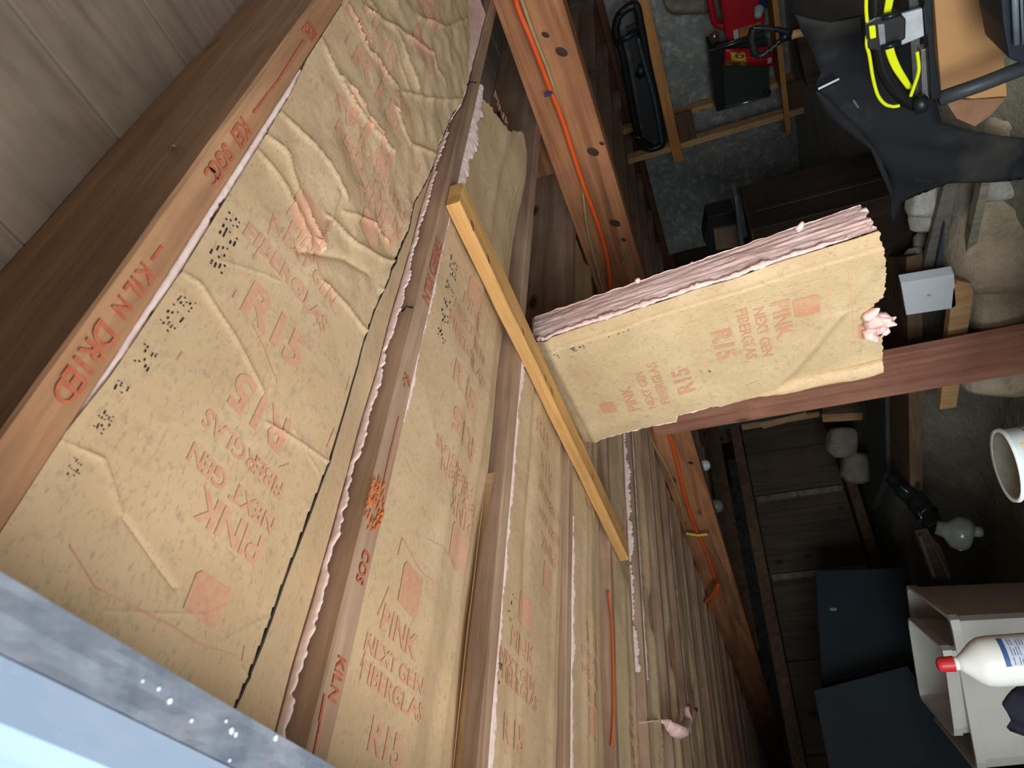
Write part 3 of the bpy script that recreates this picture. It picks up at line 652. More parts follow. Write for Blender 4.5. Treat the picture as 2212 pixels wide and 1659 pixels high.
# stamps on the joist undersides
def stampj(mb, t, x, y, size, pc, b_=.02, sx=1.0):
    p, j, z = at(x, y, 'z', JB); stamp(mb, tm(t, b_), j, pc, -1, 0, 0, 1, size, lambda a, c: W(c, a, JB-.0016), .01, sx)
def jstamp(k, items):
    mb = MB()
    for t, x, y, size in items: stampj(mb, t, x, y, size, JP[k]+.019)
    o = link('red_stamp', mb, M_REDW, joists[k]); return o
jstamp(1, (('K', 310, 590, .024), ('I', 295, 613, .024), ('L', 283, 628, .024), ('N', 258, 662, .022), ('D', 218, 722, .029), ('R', 195, 758, .027), ('I', 172, 785, .026), ('E', 152, 812, .027), ('D', 130, 843, .024),
           ('KEI', 518, 285, .028), ('SGG', 478, 352, .026), ('C', 460, 385, .026), ('IEL', 662, 60, .03)))
mb = MB(); poly_line(mb, [at(x, y, 'z', JB)[:2] for x, y in ((655, 88), (628, 130), (600, 175), (545, 245))], .0025, lambda a, b_: W(a, b_, JB-.0016)); poly_line(mb, [at(x, y, 'z', JB)[:2] for x, y in ((348, 533), (325, 563))], .003, lambda a, b_: W(a, b_, JB-.0016))
link('red_stroke', mb, M_REDW, joists[1])
jstamp(2, (('DRIED', 940, 555, .034), ('KILN', 925, 628, .03), ('COS', 783, 1225, .022), ('KILN', 724, 1465, .022), ('K-', 880, 830, .026)))
mb = MB()
for pts, w in ((((690, 1560), (672, 1650)), .003), (((860, 900), (838, 990), (825, 1050)), .002), (((700, 1500), (688, 1560)), .004)): poly_line(mb, [at(x, y, 'z', JB)[:2] for x, y in pts], w, lambda a, b_: W(a, b_, JB-.0016))
link('red_stroke', mb, M_REDW, joists[2])
spl = MB(); r7 = random.Random(2)
for k in range(70):
    x = r7.uniform(788, 826); y = 1050 + r7.uniform(-10, 100); p, j, z = at(x, y, 'z', JB); p = min(max(p, .6135), .650); L = r7.uniform(.008, .022)
    spl.tube([W(p, j, JB), W(p+r7.uniform(-.001, .001), j+L*.5, JB-.0025), W(p, j+L, JB-.0002)], [.0006, .0011, .0002], 5)
link('splinter', spl, plain('fresh_split_wood', srgb(222, 140, 84), .7, 0, srgb(196, 104, 56), 200), joists[2])
# ================================================================ behind the girder and below: the store
structure('wall_back_timber', MB().box(-2, 8.6, 5.96, 6.2, .30, JT), wood('rim_timber', srgb(92, 58, 38), srgb(120, 76, 50), srgb(134, 90, 60), 'Y')) if False else None
rim = MB().box(-2, 4.0, 5.42, 5.70, .362, .42); rim.box(-2, 8.6, 5.92, 6.1, .36, JT)
structure('trim_3', rim, wood('sill_timber', srgb(84, 56, 40), srgb(112, 74, 52), srgb(128, 88, 62), 'Y'), bevel=.004)
blk = MB()
for k in (3, 4, 5):
    blk = MB().box(JP[k]+.039, JP[k+1]-.001, 2.62, 2.66, JB+.004, JT-.002)
    tag(link('blocking_board', blk, M_GIRD, bevel=.003), ['', '', '', 'short blocking board between the third and fourth joists beyond the beam', 'short blocking board between the fourth and fifth joists beyond the beam', 'short blocking board between the fifth and sixth joists beyond the beam'][k], 'board', 'blocking between joists')
# cords along the girder
def cord(name, pts, r, mat, label, cat='cord', group=None, n=8):
    P_ = [Vector(p) for p in pts]; path = []
    for i in range(len(P_)-1):
        p0, p1, p2, p3 = P_[max(i-1, 0)], P_[i], P_[i+1], P_[min(i+2, len(P_)-1)]
        for k in range(6):
            t = k/6; path.append(.5*((2*p1) + (p2-p0)*t + (2*p0-5*p1+4*p2-p3)*t*t + (3*p1-p0-3*p2+p3)*t**3))
    path.append(P_[-1]); o = link(name, MB().tube(path, r, n), mat, smooth=True)
    return tag(o, label, cat, group) if label else o
M_OR = plain('orange_cord_jacket', srgb(235, 98, 40), .45, 0, srgb(222, 84, 32), 8)
G = lambda *p: [A(x, y, 'j', 2.206) for x, y in p]
cord('extension_cord', G((1108,-30),(1120,20),(1145,80),(1180,170),(1215,260),(1242,345),(1262,405),(1290,480),(1312,560),(1321,640),(1345,720),(1400,820),(1440,920),(1465,1010),(1482,1080),(1502,1140),(1525,1190),(1545,1250),(1552,1262)), .0085, M_OR, 'orange extension cord running along the face of the knotty beam')
cord('cable', [A(x, y, 'j', 2.2245) for x, y in ((1115,-30),(1130,10),(1155,80),(1185,155),(1210,235),(1240,340),(1256,395),(1268,490),(1287,570),(1306,640),(1340,760),(1395,925),(1435,1000),(1465,1070),(1480,1130))], .006, plain('tan_cable_jacket', srgb(172, 152, 108), .6), 'tan cable stapled along the beam next to the orange cord', 'cable')
cord('cord_clip', [A(x, y, 'j', 2.192) for x, y in ((1176, 206), (1184, 204), (1193, 199))], .0055, plain('blue_plastic', srgb(52, 58, 130), .5), 'small blue clip holding the orange cord to the beam', 'clip')
cord('yellow_tie', [A(x, y, 'j', 2.18) for x, y in ((1482, 1152), (1505, 1156), (1530, 1154))], .0075, plain('yellow_rubber', srgb(226, 198, 64), .5), 'short yellow tie around the cords at the far end of the beam', 'tie')
cord('thin_wire', [A(x, y, 'j', 2.17) for x, y in ((1530, 1154), (1545, 1195), (1568, 1245), (1580, 1280), (1598, 1350))], .005, plain('khaki_wire', srgb(140, 124, 90), .6), 'thin khaki wire hanging from the yellow tie', 'wire')
cord('cord_end', [A(x, y, 'j', 2.1) for x, y in ((1522, 1302), (1538, 1285), (1552, 1262), (1545, 1290), (1530, 1316))], .007, M_OR, 'loose looped end of orange cord at the dark end of the beam', 'cord')
cord('orange_cord', [W(1.823, j, z) for j, z in ((.56, .462), (.64, .455), (.75, .4525), (.88, .453), (.97, .461))], .0026, M_OR, 'orange cord tucked along the side of the fifth joist', 'cord')
M_BULB = plain('bulb_glass', srgb(214, 224, 224), .25, 0, srgb(196, 206, 208))
for (x, y, j, r, lab) in ((1522, 1005, 2.65, .034, 'round white light bulb peeking out beside the dark end of the beam'), (1547, 1093, 2.65, .045, 'dim round light bulb farther along the dark beam')):
    c = A(x, y, 'j', j); t = thing('light_bulb', c, lab, 'light bulb')
    link('bulb', MB().lathe(c, (0, 0, -1), [(r*math.sin(a)*1.0 + .0005, r*-math.cos(a)) for a in gridrange(0, math.pi, 14)], 20), M_BULB if r < .04 else plain('grey_bulb', srgb(130, 126, 124), .4), t, smooth=True)  # the larger bulb gets a darker grey
    link('socket', MB().lathe(c + Vector((0, 0, r*.9)), (0, 0, 1), [(.014, 0), (.018, .02), (.018, .06)], 14), plain('socket_porcelain', srgb(120, 116, 108), .5), t)
    link('socket_arm', MB().box(c.y-.02, c.y+.02, 2.326, c.x+.02, c.z+r+.05, c.z+r+.07), M_OLD, t)
# pink tufts on the ceiling
tf = MB(); path = [A(x, y, 'z', .452) for x, y in ((1380, 1562), (1415, 1556), (1435, 1558))] + [A(x, y, 'z', .42) for x, y in ((1452, 1572), (1470, 1580), (1484, 1560), (1494, 1538), (1504, 1532))]
tf.tube(path, [.001, .003, .008, .020, .026, .017, .014, .008], 9, noise=.25); tf.tube([A(x, y, 'z', .418) for x, y in ((1486, 1555), (1482, 1535), (1488, 1524))], [.018, .012, .008], 7, noise=.3)
tag(link('insulation_tuft', tf, M_PINK, smooth=True), 'loose pink tuft of fibreglass dangling among the far kraft strips', 'insulation')
# spider and threads on the side of joist one
sp = thing('spider', W(.204, .652, .49), 'long legged pale spider on the dark side of the nearest joist', 'spider')
c = A(376, 316, 'p', .2055); link('spider_body', MB().lathe(c, (1, 0, .6), [(.0003, -.003), (.0016, -.0015), (.0018, .0012), (.0004, .0035)], 10), plain('spider_tan', srgb(206, 184, 140), .6), sp, smooth=True)
lg = MB()
for (x, y, x1, y1) in ((366, 325, 360, 318), (368, 332, 371, 340), (372, 334, 380, 338), (386, 320, 393, 330), (384, 330, 390, 334), (366, 318, 364, 330), (380, 334, 388, 338), (388, 318, 390, 324)):
    lg.tube([c, A(x, y, 'p', .202), A(x1, y1, 'p', .2105)], .0003, 5)
link('spider_legs', lg, plain('spider_leg', srgb(150, 122, 86), .6), sp)
for (pts, lab) in ((((235, 350), (280, 370), (315, 380)), 'cobweb thread low on the dark side of the nearest joist'), (((265, 225), (320, 255), (410, 300)), 'cobweb thread above the spider on the nearest joist')):
    tag(link('cobweb', MB().tube([A(x, y, 'p', .2085) for x, y in pts], .0002, 4), plain('web', srgb(150, 138, 128), .6)), lab, 'cobweb')
# ---------------------------------------------------------------- pine shelving
def slab(pts, ext): return MB().prism(pts, ext)
def poly(pix, ax, v): return [A(x, y, ax, v) for x, y in pix]
shelf = thing('pine_shelving', W(2.0, 5.0, FZ), 'rough pine shelving frame of uprights and planks against the concrete wall', 'shelving')
link('upright', MB().box(2.725, 2.765, 4.9, 4.985, floor_z(2.7, 4.9)-.01, .455), M_PINE, shelf, bevel=.003)
link('upright', MB().box(2.625, 2.665, 5.17, 5.25, floor_z(2.7, 5.2)-.01, .455), M_PINE, shelf, bevel=.003)
link('shelf_plank', MB().box(-1.2, 2.84, 4.86, 4.897, .06, .13), M_PINEY, shelf, bevel=.003)
link('shelf_plank', MB().box(-1.2, 2.70, 4.99, 5.165, .105, .13), M_PINEY, shelf, bevel=.003)
link('shelf_plank', MB().box(-1.2, 2.87, 4.862, 4.898, -.69, -.655), M_PINEY, shelf, bevel=.003)
link('shelf_plank', MB().box(-1.2, 2.62, 4.99, 5.24, -.70, -.672), M_PINEY, shelf, bevel=.003)
link('gusset', MB().box(2.50, 2.72, 4.91, 4.93, -.06, .055), M_OLDY, shelf, bevel=.002)
link('gusset', MB().box(2.52, 2.72, 4.91, 4.93, -.80, -.70), M_OLDY, shelf, bevel=.002)
link('joint_block', MB().box(-.3, 1.2, 5.0, 5.05, .0, .08), M_OLDY, shelf, bevel=.002)
# black folding frame on the upper plank
M_BLACK = plain('black_plastic', srgb(26, 30, 32), .45); M_BLK2 = plain('black_tube', srgb(34, 42, 48), .3, .4)
ff = thing('folding_frame', A(1440, 300, 'j', 5.08), 'black tubular folding frame leaning on the upper shelf plank', 'frame')
def loop(pix, j, r, closed=True):
    p = poly(pix, 'j', j); return (p + [p[0], p[1]]) if closed else p
def smoothpath(P_, n=5):
    P_ = [Vector(p) for p in P_]; out = []
    for i in range(len(P_)-1):
        p0, p1, p2, p3 = P_[max(i-1, 0)], P_[i], P_[i+1], P_[min(i+2, len(P_)-1)]
        for k in range(n):
            t = k/n; out.append(.5*((2*p1) + (p2-p0)*t + (2*p0-5*p1+4*p2-p3)*t*t + (3*p1-p0-3*p2+p3)*t**3))
    return out + [P_[-1]]
link('frame_tube', MB().tube(smoothpath(loop([(1340, 30), (1372, 10), (1385, 60), (1400, 140), (1418, 220), (1432, 300), (1420, 318), (1392, 318), (1378, 290), (1362, 210), (1345, 120), (1330, 70)], 4.80, 0)), .026, 8), M_BLACK, ff, smooth=True)
link('frame_tube', MB().tube(smoothpath(poly([(1378, 82), (1390, 130), (1410, 200), (1424, 270), (1430, 310)], 'j', 4.76)), .012, 8), plain('slate_tube', srgb(66, 80, 84), .4), ff, smooth=True)
link('hinge', MB().tube(poly([(1332, 92), (1352, 82), (1376, 68)], 'j', 4.78), .02, 8), M_BLACK, ff, smooth=True)
link('hinge', MB().tube(poly([(1376, 150), (1384, 152), (1390, 160)], 'j', 4.83), .045, 8), M_BLACK, ff, smooth=True)
link('cross_tube', MB().tube(poly([(1365, 290), (1385, 300), (1410, 318)], 'j', 4.74), .016, 8), M_BLK2, ff, smooth=True)
link('slatted_panel', slab(poly([(1352, 60), (1374, 50), (1425, 300), (1395, 312)], 'j', 4.84), (.02, 0, 0)), plain('dark_mesh', srgb(44, 48, 48), .8), ff)
# stones stacked behind the shelf against the wall
for i, (x, y, w, h) in enumerate(((1488, 5, 95, 36),)):
    pass
def stone(px, py, w, h, ax, v, mat, label, seed, flat=.6, group='rubble stones', sub=3):
    c = A(px, py, ax, v); d = c.length; bm = bmesh.new(); bmesh.ops.create_icosphere(bm, subdivisions=sub, radius=1)
    rt = R @ Vector((1, 0, 0)); up = R @ Vector((0, 1, 0)); fw = R @ Vector((0, 0, -1)); mb = MB(); vs = []
    for v_ in bm.verts:
        q_ = v_.co; q2 = Vector([math.copysign(abs(t)**.72, t) for t in q_]); n_ = 1 + .16*mn.noise(q_*1.4 + Vector((seed, 0, 0))) + .06*mn.noise(q_*4 + Vector((0, seed, 0)))
        vs.append(c + (rt*q2.x*w/2/F*d + up*q2.y*h/2/F*d + fw*q2.z*flat*min(w, h)/2/F*d*1.3)*n_)
    mb.add(vs, [tuple(t.index for t in f.verts) for f in bm.faces]); bm.free()
    return tag(link('stone', mb, mat, smooth=True), label, 'stone', group)
def stonem(name, a, b_, c_):
    m, nt, b = base_mat(name, .92); v = coords(nt); n = noise_n(nt, v, 6, 6, .7, .5); n2 = noise_n(nt, v, 60, 5, .75)
    nt.links.new(mix(nt, .5, ramp(nt, n, [(.3, a), (.5, b_), (.7, c_)]), ramp(nt, n2, [(.3, (.6, .6, .6)), (.65, (1.1, 1.1, 1.1))]), 'MULTIPLY'), b.inputs['Base Color']); bump(nt, b, n, .5, .03); bump(nt, b, n2, .5, .006); return m
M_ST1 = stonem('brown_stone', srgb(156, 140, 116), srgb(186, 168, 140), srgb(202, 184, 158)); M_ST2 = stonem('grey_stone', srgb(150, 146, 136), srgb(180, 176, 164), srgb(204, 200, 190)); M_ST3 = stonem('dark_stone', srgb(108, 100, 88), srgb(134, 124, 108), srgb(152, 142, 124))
for i, (x, y, w, h, ax, v, m_, lab) in enumerate((
    (2150, 520, 150, 190, 'j', 2.52, M_ST1, 'largest brown boulder, right of the weathered leaning board'),
    (2180, 655, 150, 110, 'j', 2.42, M_ST1, 'flat slab of tan rock beside the white box, above the post'),
    (2165, 385, 90, 80, 'j', 2.60, M_ST2, 'pale grey stone at the hem of the black cloth'),
    (2205, 420, 60, 110, 'j', 2.62, M_ST2, 'pale stone at the right edge below the black cloth'),
    (2185, 235, 110, 110, 'j', 2.66, M_ST1, 'rounded tan stone beside the cardboard box'),
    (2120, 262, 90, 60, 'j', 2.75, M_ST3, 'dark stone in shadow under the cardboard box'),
    (2003, 425, 72, 80, 'j', 2.62, M_ST2, 'squarish grey stone left of the wide grey leaning board'),
    (2002, 470, 56, 56, 'j', 2.60, M_ST2, 'small grey stone below the squarish one by the leaning board'),
    (1975, 560, 34, 42, 'j', 2.60, M_ST2, 'small round whitish stone near the white plastic piece'),
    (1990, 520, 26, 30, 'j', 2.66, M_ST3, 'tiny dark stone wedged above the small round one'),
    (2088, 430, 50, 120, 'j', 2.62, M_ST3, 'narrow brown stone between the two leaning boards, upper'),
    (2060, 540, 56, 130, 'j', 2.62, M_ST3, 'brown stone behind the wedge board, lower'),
    (2092, 505, 34, 100, 'j', 2.56, M_ST1, 'ochre stone edge just behind the weathered board'),
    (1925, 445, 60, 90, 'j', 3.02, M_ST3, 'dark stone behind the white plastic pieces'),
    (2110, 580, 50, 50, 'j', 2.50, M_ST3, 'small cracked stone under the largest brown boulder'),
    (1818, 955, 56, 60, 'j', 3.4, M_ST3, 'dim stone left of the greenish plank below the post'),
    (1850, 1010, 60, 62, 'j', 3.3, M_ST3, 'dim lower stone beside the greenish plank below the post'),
    (2160, 790, 130, 110, 'j', 2.3, M_ST1, 'tan rock just under the post near the paint bucket'))): stone(x, y, w, h, ax, v, m_, lab, i*3.1)
stone(1488, 6, 92, 40, 'j', 5.15, M_ST3, 'grey brown rock on the wall top at the upper edge of the picture', 77)
# leaning and lying boards
def board(name, pix, ax, v, ext, mat, label, cat='board', bev=.003): return tag(link(name, slab(poly(pix, ax, v), ext), mat, bevel=bev), label, cat)
board('leaning_board', [(1978, 640), (2020, 640), (2072, 388), (2043, 388)], 'j', 2.50, (.03, 0, 0), wood('grey_board_wood', srgb(98, 92, 84), srgb(116, 110, 100), srgb(128, 120, 108), 'Z'), 'wide grey board leaning on the rubble stones')
board('wedge_board', [(2010, 640), (2034, 640), (2042, 480)], 'j', 2.46, (.02, 0, 0), plain('slate_blue_board', srgb(72, 78, 92), .8), 'thin slate blue wedge of board beside the wide grey board')
board('leaning_board', [(2070, 620), (2092, 612), (2143, 380), (2126, 372)], 'j', 2.42, (.05, .02, 0), wood('grey_weathered', srgb(112, 108, 98), srgb(150, 142, 122), srgb(170, 162, 140), 'Z'), 'weathered pale board with an orange tip leaning against the largest boulder')
board('timber_offcut', [(2030, 885), (2066, 880), (2104, 632), (2096, 612), (2068, 606), (2058, 625)], 'j', 2.30, (.05, .02, 0), M_PINE, 'old timber offcut with an orange end standing beside the white box')
board('sill_plank', [(1905, 555), (1958, 555), (1962, 800), (1966, 1062), (1912, 1020)], 'z', -.74, (0, 0, -.06), wood('sill_plank_wood', srgb(84, 66, 50), srgb(108, 86, 64), srgb(126, 100, 74), 'Y'), 'brown plank lying on the ground between the insulation and the white box')
board('green_plank', [(1868, 840), (1912, 838), (1915, 1015), (1882, 1100)], 'z', -.72, (0, 0, -.05), plain('greenish_plank', srgb(70, 76, 70), .8, 0, srgb(50, 54, 52), 12), 'dull greenish plank lying left of the brown plank, below the post')
board('crate_panel', [(1778, 832), (1866, 815), (1872, 895), (1775, 908)], 'j', 3.6, (.06, 0, 0), M_OLD, 'dark brown wooden panel just below the post')
board('panel_edge_strip', [(1776, 900), (1864, 896), (1862, 907), (1778, 912)], 'j', 3.58, (.02, 0, 0), M_PINE, 'pale strip along the lower rim of the dark brown panel', 'strip', 0)
# white box with round mark
bx = thing('white_box', A(2010, 640, 'j', 2.3), 'small flat white box with a grey fruit shaped mark, standing by the stones', 'box')
q4 = poly([(1946, 612), (2061, 593), (2066, 660), (2057, 666), (1958, 681)], 'j', 2.3)
link('carton', slab(q4, (.045, -.006, -.003)), plain('white_card', srgb(226, 232, 234), .5, 0, srgb(218, 224, 228), 3), bx, bevel=.002)
apc = A(2007, 638, 'j', 2.2985); mk = MB()
u_ = (A(2061, 593, 'j', 2.3)-A(1946, 612, 'j', 2.3)).normalized(); v_ = (A(1958, 681, 'j', 2.3)-A(1946, 612, 'j', 2.3)).normalized()
o_ = [(-.9, -.1), (-.75, -.65), (-.4, -.85), (-.05, -.68), (.3, -.85), (.7, -.6), (.55, -.2), (.62, .25), (.85, .45), (.5, .9), (.2, .95), (0, .85), (-.25, .95), (-.6, .7)]
mk.prism([apc + v_*x*.0085 + u_*y*.0085 for x, y in o_], (-.0006, 0, 0)); mk.prism([apc + v_*x*.0085 + u_*y*.0085 for x, y in ((0, -.95), (.3, -1.35), (.4, -1.2), (.12, -.9))], (-.0006, 0, 0))
link('round_mark', mk, plain('grey_mark', srgb(186, 192, 198), .6), bx)
# white moulded plastic pieces
M_WP = plain('white_plastic', srgb(206, 212, 216), .4, 0, srgb(196, 202, 206), 4)
def rounded(name, pix, ax, v, ext, mat, label, cat, bev=.01): return tag(link(name, slab(poly(pix, ax, v), ext), mat, bevel=bev, smooth=False), label, cat)
rounded('moulded_plastic', [(1906, 397), (1930, 403), (1928, 455), (1918, 500), (1905, 540), (1899, 600), (1880, 590), (1872, 500), (1884, 472), (1898, 448), (1905, 425)], 'j', 2.92, (.06, 0, 0), plain('grey_white_plastic', srgb(176, 182, 186), .4), 'grey white moulded plastic piece behind the torn end of the hanging insulation', 'plastic piece')
rounded('moulded_plastic', [(1967, 375), (1985, 384), (1978, 420), (1960, 480), (1938, 540), (1925, 560), (1908, 608), (1900, 600), (1902, 555), (1918, 500), (1930, 470), (1945, 478), (1960, 440)], 'j', 2.80, (.06, 0, 0), M_WP, 'white curved plastic piece under the tip of the black cloth', 'plastic piece')
# dark chest
ch = thing('chest', W(2.4, 3.3, FZ), 'dark brown wooden chest with metal edging behind the hanging insulation', 'chest')
link('chest_body', MB().box(2.03, 2.80, 2.74, 3.1, -.93, -.185), M_CHEST, ch, bevel=.004)
link('metal_edge', slab(poly([(1586, 427), (1594, 424), (1612, 560), (1603, 562)], 'j', 3.0), (.1, 0, 0)), plain('dull_metal', srgb(120, 130, 142), .35, .5), ch, bevel=.002)
link('metal_edge', MB().box(2.022, 2.8, 2.73, 3.0, -.19, -.181), plain('rusty_metal', srgb(74, 60, 48), .6, .3), ch)
link('chest_moulding', MB().box(2.022, 2.03, 2.86, 2.89, -.84, -.22), M_CHEST, ch, bevel=.003)
ds = thing('small_box', A(1570, 520, 'j', 3.2), 'small brown box in a black holder on top of the dark chest', 'box')
link('holder', slab(poly([(1528, 470), (1586, 455), (1606, 548), (1545, 566), (1520, 520)], 'j', 3.22), (.12, 0, 0)), M_BLACK, ds, bevel=.004)
link('box_front', slab(poly([(1541, 497), (1596, 487), (1603, 532), (1547, 541)], 'j', 3.20), (.02, 0, 0)), plain('brown_card', srgb(112, 92, 72), .8), ds, bevel=.002)
# aquarium, gas can, snack bag on the lower plank
aq = thing('glass_tank', A(1665, 190, 'j', 5.05), 'glass tank with a black lid standing on the lower shelf plank', 'tank')
tz0, tz1 = -.655, -.23; tp0, tp1 = 2.06, 2.60
def apx(x, y, j=4.93): return at(x, y, 'j', j)
ta, tb, tc_, td = A(1562, 128, 'j', 4.93), A(1552, 130, 'j', 4.93), A(1668, 100, 'j', 4.93), A(1568, 240, 'j', 4.93)
gm, nt, b = base_mat('tank_glass', .1, 0, .5); b.inputs['Base Color'].default_value = srgb(70, 84, 74); b.inputs['Transmission Weight'].default_value = .5; b.inputs['Roughness'].default_value = .15
link('glass_pane', slab(poly([(1556, 108), (1658, 80), (1664, 205), (1566, 230)], 'j', 4.93), (.01, 0, 0)), gm, aq)
link('tank_back', slab(poly([(1556, 108), (1658, 80), (1664, 205), (1566, 230)], 'j', 4.93), (.012, 0, 0)) and slab([v + Vector((.10, 0, 0)) for v in poly([(1556, 108), (1658, 80), (1664, 205), (1566, 230)], 'j', 4.93)], (.02, 0, 0)), plain('murky_green', srgb(52, 56, 44), .6, 0, srgb(34, 38, 32), 9), aq)
link('tank_lid', slab(poly([(1532, 108), (1558, 102), (1568, 236), (1548, 242)], 'j', 4.915), (.22, 0, 0)), M_BLACK, aq, bevel=.006)
link('chrome_rim', MB().tube(poly([(1566, 234), (1664, 206)], 'j', 4.91), .008, 8), plain('chrome', srgb(190, 190, 184), .2, .9), aq, smooth=True)
for y0, y1 in ((0, 0), (1, 1), (2, 2)):
    pass
link('tank_tube', MB().tube(poly([(1620, 150), (1626, 215)], 'j', 4.97), .010, 8).tube(poly([(1634, 146), (1641, 212)], 'j', 4.97), .010, 8), plain('clear_tube', srgb(120, 130, 120), .2), aq, smooth=True)
link('tank_foot', MB().tube(poly([(1650, 196), (1664, 200)], 'j', 4.9), .014, 8), M_BLACK, aq, smooth=True)
M_REDP = plain('red_plastic', srgb(176, 24, 34), .38, 0, srgb(160, 20, 30), 5)
gc = thing('gas_can', A(1650, 40, 'j', 4.9), 'red plastic fuel can with a pale spout cap on the lower shelf plank', 'fuel can')
body = MB(); zt = at(1562, 80, 'j', 4.8); 
link('can_body', slab(poly([(1552, -40), (1572, -48), (1652, -62), (1654, 52), (1640, 60), (1580, 90), (1570, 88), (1562, 45)], 'j', 4.80), (.19, 0, 0)), M_REDP, gc, bevel=.022)
hn = smoothpath(poly([(1562, -30), (1540, -20), (1534, 0), (1538, 25), (1545, 50), (1560, 56), (1574, 58)], 'j', 4.88), 5)
link('handle', MB().tube(hn, .022, 10), M_REDP, gc, smooth=True)
link('spout_cap', MB().lathe(A(1640, 18, 'j', 4.78), (-1, .2, .3), [(.028, 0), (.034, .02), (.024, .05), (.02, .075)], 14), plain('pale_cap', srgb(186, 196, 202), .4), gc, smooth=True)
link('cap_ring', MB().lathe(A(1649, 4, 'j', 4.80), (-1, .2, .3), [(.03, 0), (.03, .03)], 14), plain('navy_ring', srgb(34, 52, 96), .4), gc)
lb = slab(poly([(1596, 62), (1645, 47), (1645, 66), (1598, 82)], 'j', 4.796), (.003, 0, 0)); link('label', lb, plain('tan_label', srgb(186, 124, 62), .6, 0, srgb(128, 70, 40), 30), gc)
link('label', slab(poly([(1584, 66), (1594, 62), (1596, 82), (1586, 86)], 'j', 4.793), (.003, 0, 0)), plain('white_label', srgb(190, 192, 188), .6), gc)
bgm = plain('red_foil', srgb(190, 34, 36), .35, 0, srgb(160, 24, 30), 16)
bg = thing('snack_bag', A(1665, 125, 'j', 4.8), 'shiny red foil bag with yellow patches in front of the glass tank', 'bag')
def bagf(u, v):
    p0 = A(1566, 106, 'j', 4.78).lerp(A(1670, 100, 'j', 4.78), u); p1 = A(1564, 142, 'j', 4.78).lerp(A(1672, 142, 'j', 4.78), u); w = p0.lerp(p1, v)
    return w + Vector((-.05*math.sin(math.pi*v)*min(1, 4*u)*min(1, 4*(1-u)) + .006*mn.noise(Vector((u*9, v*9, 0))), 0, 0))
mb = MB(); mb.grid(bagf, gridrange(0, 1, 24), gridrange(0, 1, 16)); link('foil', mb, bgm, bg, smooth=True, solid=.004)
mb = MB(); mb.grid(lambda u, v: bagf(.12+.28*u, .15+.42*v) + Vector((-.004, 0, 0)), gridrange(0, 1, 6), gridrange(0, 1, 6)); mb.grid(lambda u, v: bagf(.3+.12*u, .5+.38*v) + Vector((-.005, 0, 0)), gridrange(0, 1, 6), gridrange(0, 1, 6)); link('yellow_patch', mb, plain('yellow_print', srgb(222, 178, 52), .5), bg)
mb = MB(); mb.grid(lambda u, v: bagf(.05+.3*u, .62+.3*v) + Vector((-.004, 0, 0)), gridrange(0, 1, 6), gridrange(0, 1, 6)); link('green_patch', mb, plain('green_print', srgb(76, 96, 44), .5), bg)
mb = MB(); stamp(mb, tm('VA', .04), .36, .68, 0, 1, -1, 0, .22, lambda a, c: bagf(a, c) + Vector((-.008, 0, 0)), .2); stamp(mb, tm('D', .04), .3, .3, 0, 1, -1, 0, .24, lambda a, c: bagf(a, c) + Vector((-.008, 0, 0)), .2); link('printed_letters', mb, plain('dark_print', srgb(90, 24, 24), .5), bg)
mb = MB(); mb.grid(lambda u, v: bagf(.86+.09*u, .5+.3*v) + Vector((-.006, 0, 0)), gridrange(0, 1, 4), gridrange(0, 1, 4)); link('white_patch', mb, plain('white_print', srgb(214, 206, 200), .5), bg)
M_GST = plain('grey_steel', srgb(110, 106, 104), .35, .7)
tag(link('steel_rod', MB().tube(poly([(1545, 106), (1620, 84)], 'j', 4.72), .008, 8), M_GST, smooth=True), 'thicker grey steel rod just above the red foil bag', 'rod')
tag(link('steel_rod', MB().tube(poly([(1548, 99), (1622, 78)], 'j', 4.75), .005, 8), M_GST, smooth=True), 'thinner grey steel rod just below the fuel can', 'rod')
tag(link('hand_tool', MB().lathe(A(1543, 78, 'j', 4.75), (.2, 1, .2), [(.012, -.03), (.03, -.01), (.03, .02), (.01, .05)], 12), plain('bright_steel', srgb(150, 130, 124), .2, .8), smooth=True), 'small shiny metal tool beside the lower corner of the fuel can', 'tool')
for x, y, lab in ((1240, 14, 'upper grey tab on the dark timbers beyond the knotty beam'), (1284, 161, 'lower grey tab on the dark timbers beyond the knotty beam')):
    tag(link('grey_tab', slab(poly([(x-18, y+6), (x-8, y-5), (x+8, y-8), (x+20, y-4), (x+8, y+2), (x-4, y+5)], 'z', .4548), (0, 0, -.01)), plain('tab_grey', srgb(142, 156, 150), .6)), lab, 'tab', 'grey tabs beyond the beam')
# shovel
sh = thing('shovel', A(1735, 76, 'j', 3.0), 'shovel with a black D shaped grip and pale wooden shaft, grip upward', 'shovel')
g = smoothpath(poly([(1710, 72), (1690, 66), (1670, 62), (1640, 60), (1626, 64), (1622, 78), (1624, 100), (1632, 118), (1644, 120), (1660, 110), (1676, 96), (1692, 84), (1708, 78)], 'j', 3.0), 4)
link('grip', MB().tube(g, .011, 10), M_BLACK, sh, smooth=True)
link('grip', MB().tube(smoothpath(poly([(1628, 62), (1624, 78), (1626, 100), (1632, 118)], 'j', 2.99)), .017, 10), M_BLACK, sh, smooth=True)
a, b_ = A(1684, 82, 'j', 3.0), A(1708, 76, 'j', 3.0); link('ferrule', MB().tube([a, b_], .018, 12), M_BLK2, sh, smooth=True)
link('shaft', MB().tube([b_, A(1735, 70, 'j', 3.02), A(1950, 30, 'j', 3.06)], .017, 12), M_PINE, sh, smooth=True)
board('brown_crate', [(1722, 85), (1792, 60), (1796, 150), (1764, 198), (1744, 192)], 'j', 4.3, (.2, 0, 0), M_OLD, 'dark brown crate on the slab right of the shelving, partly behind the black cloth', 'crate')
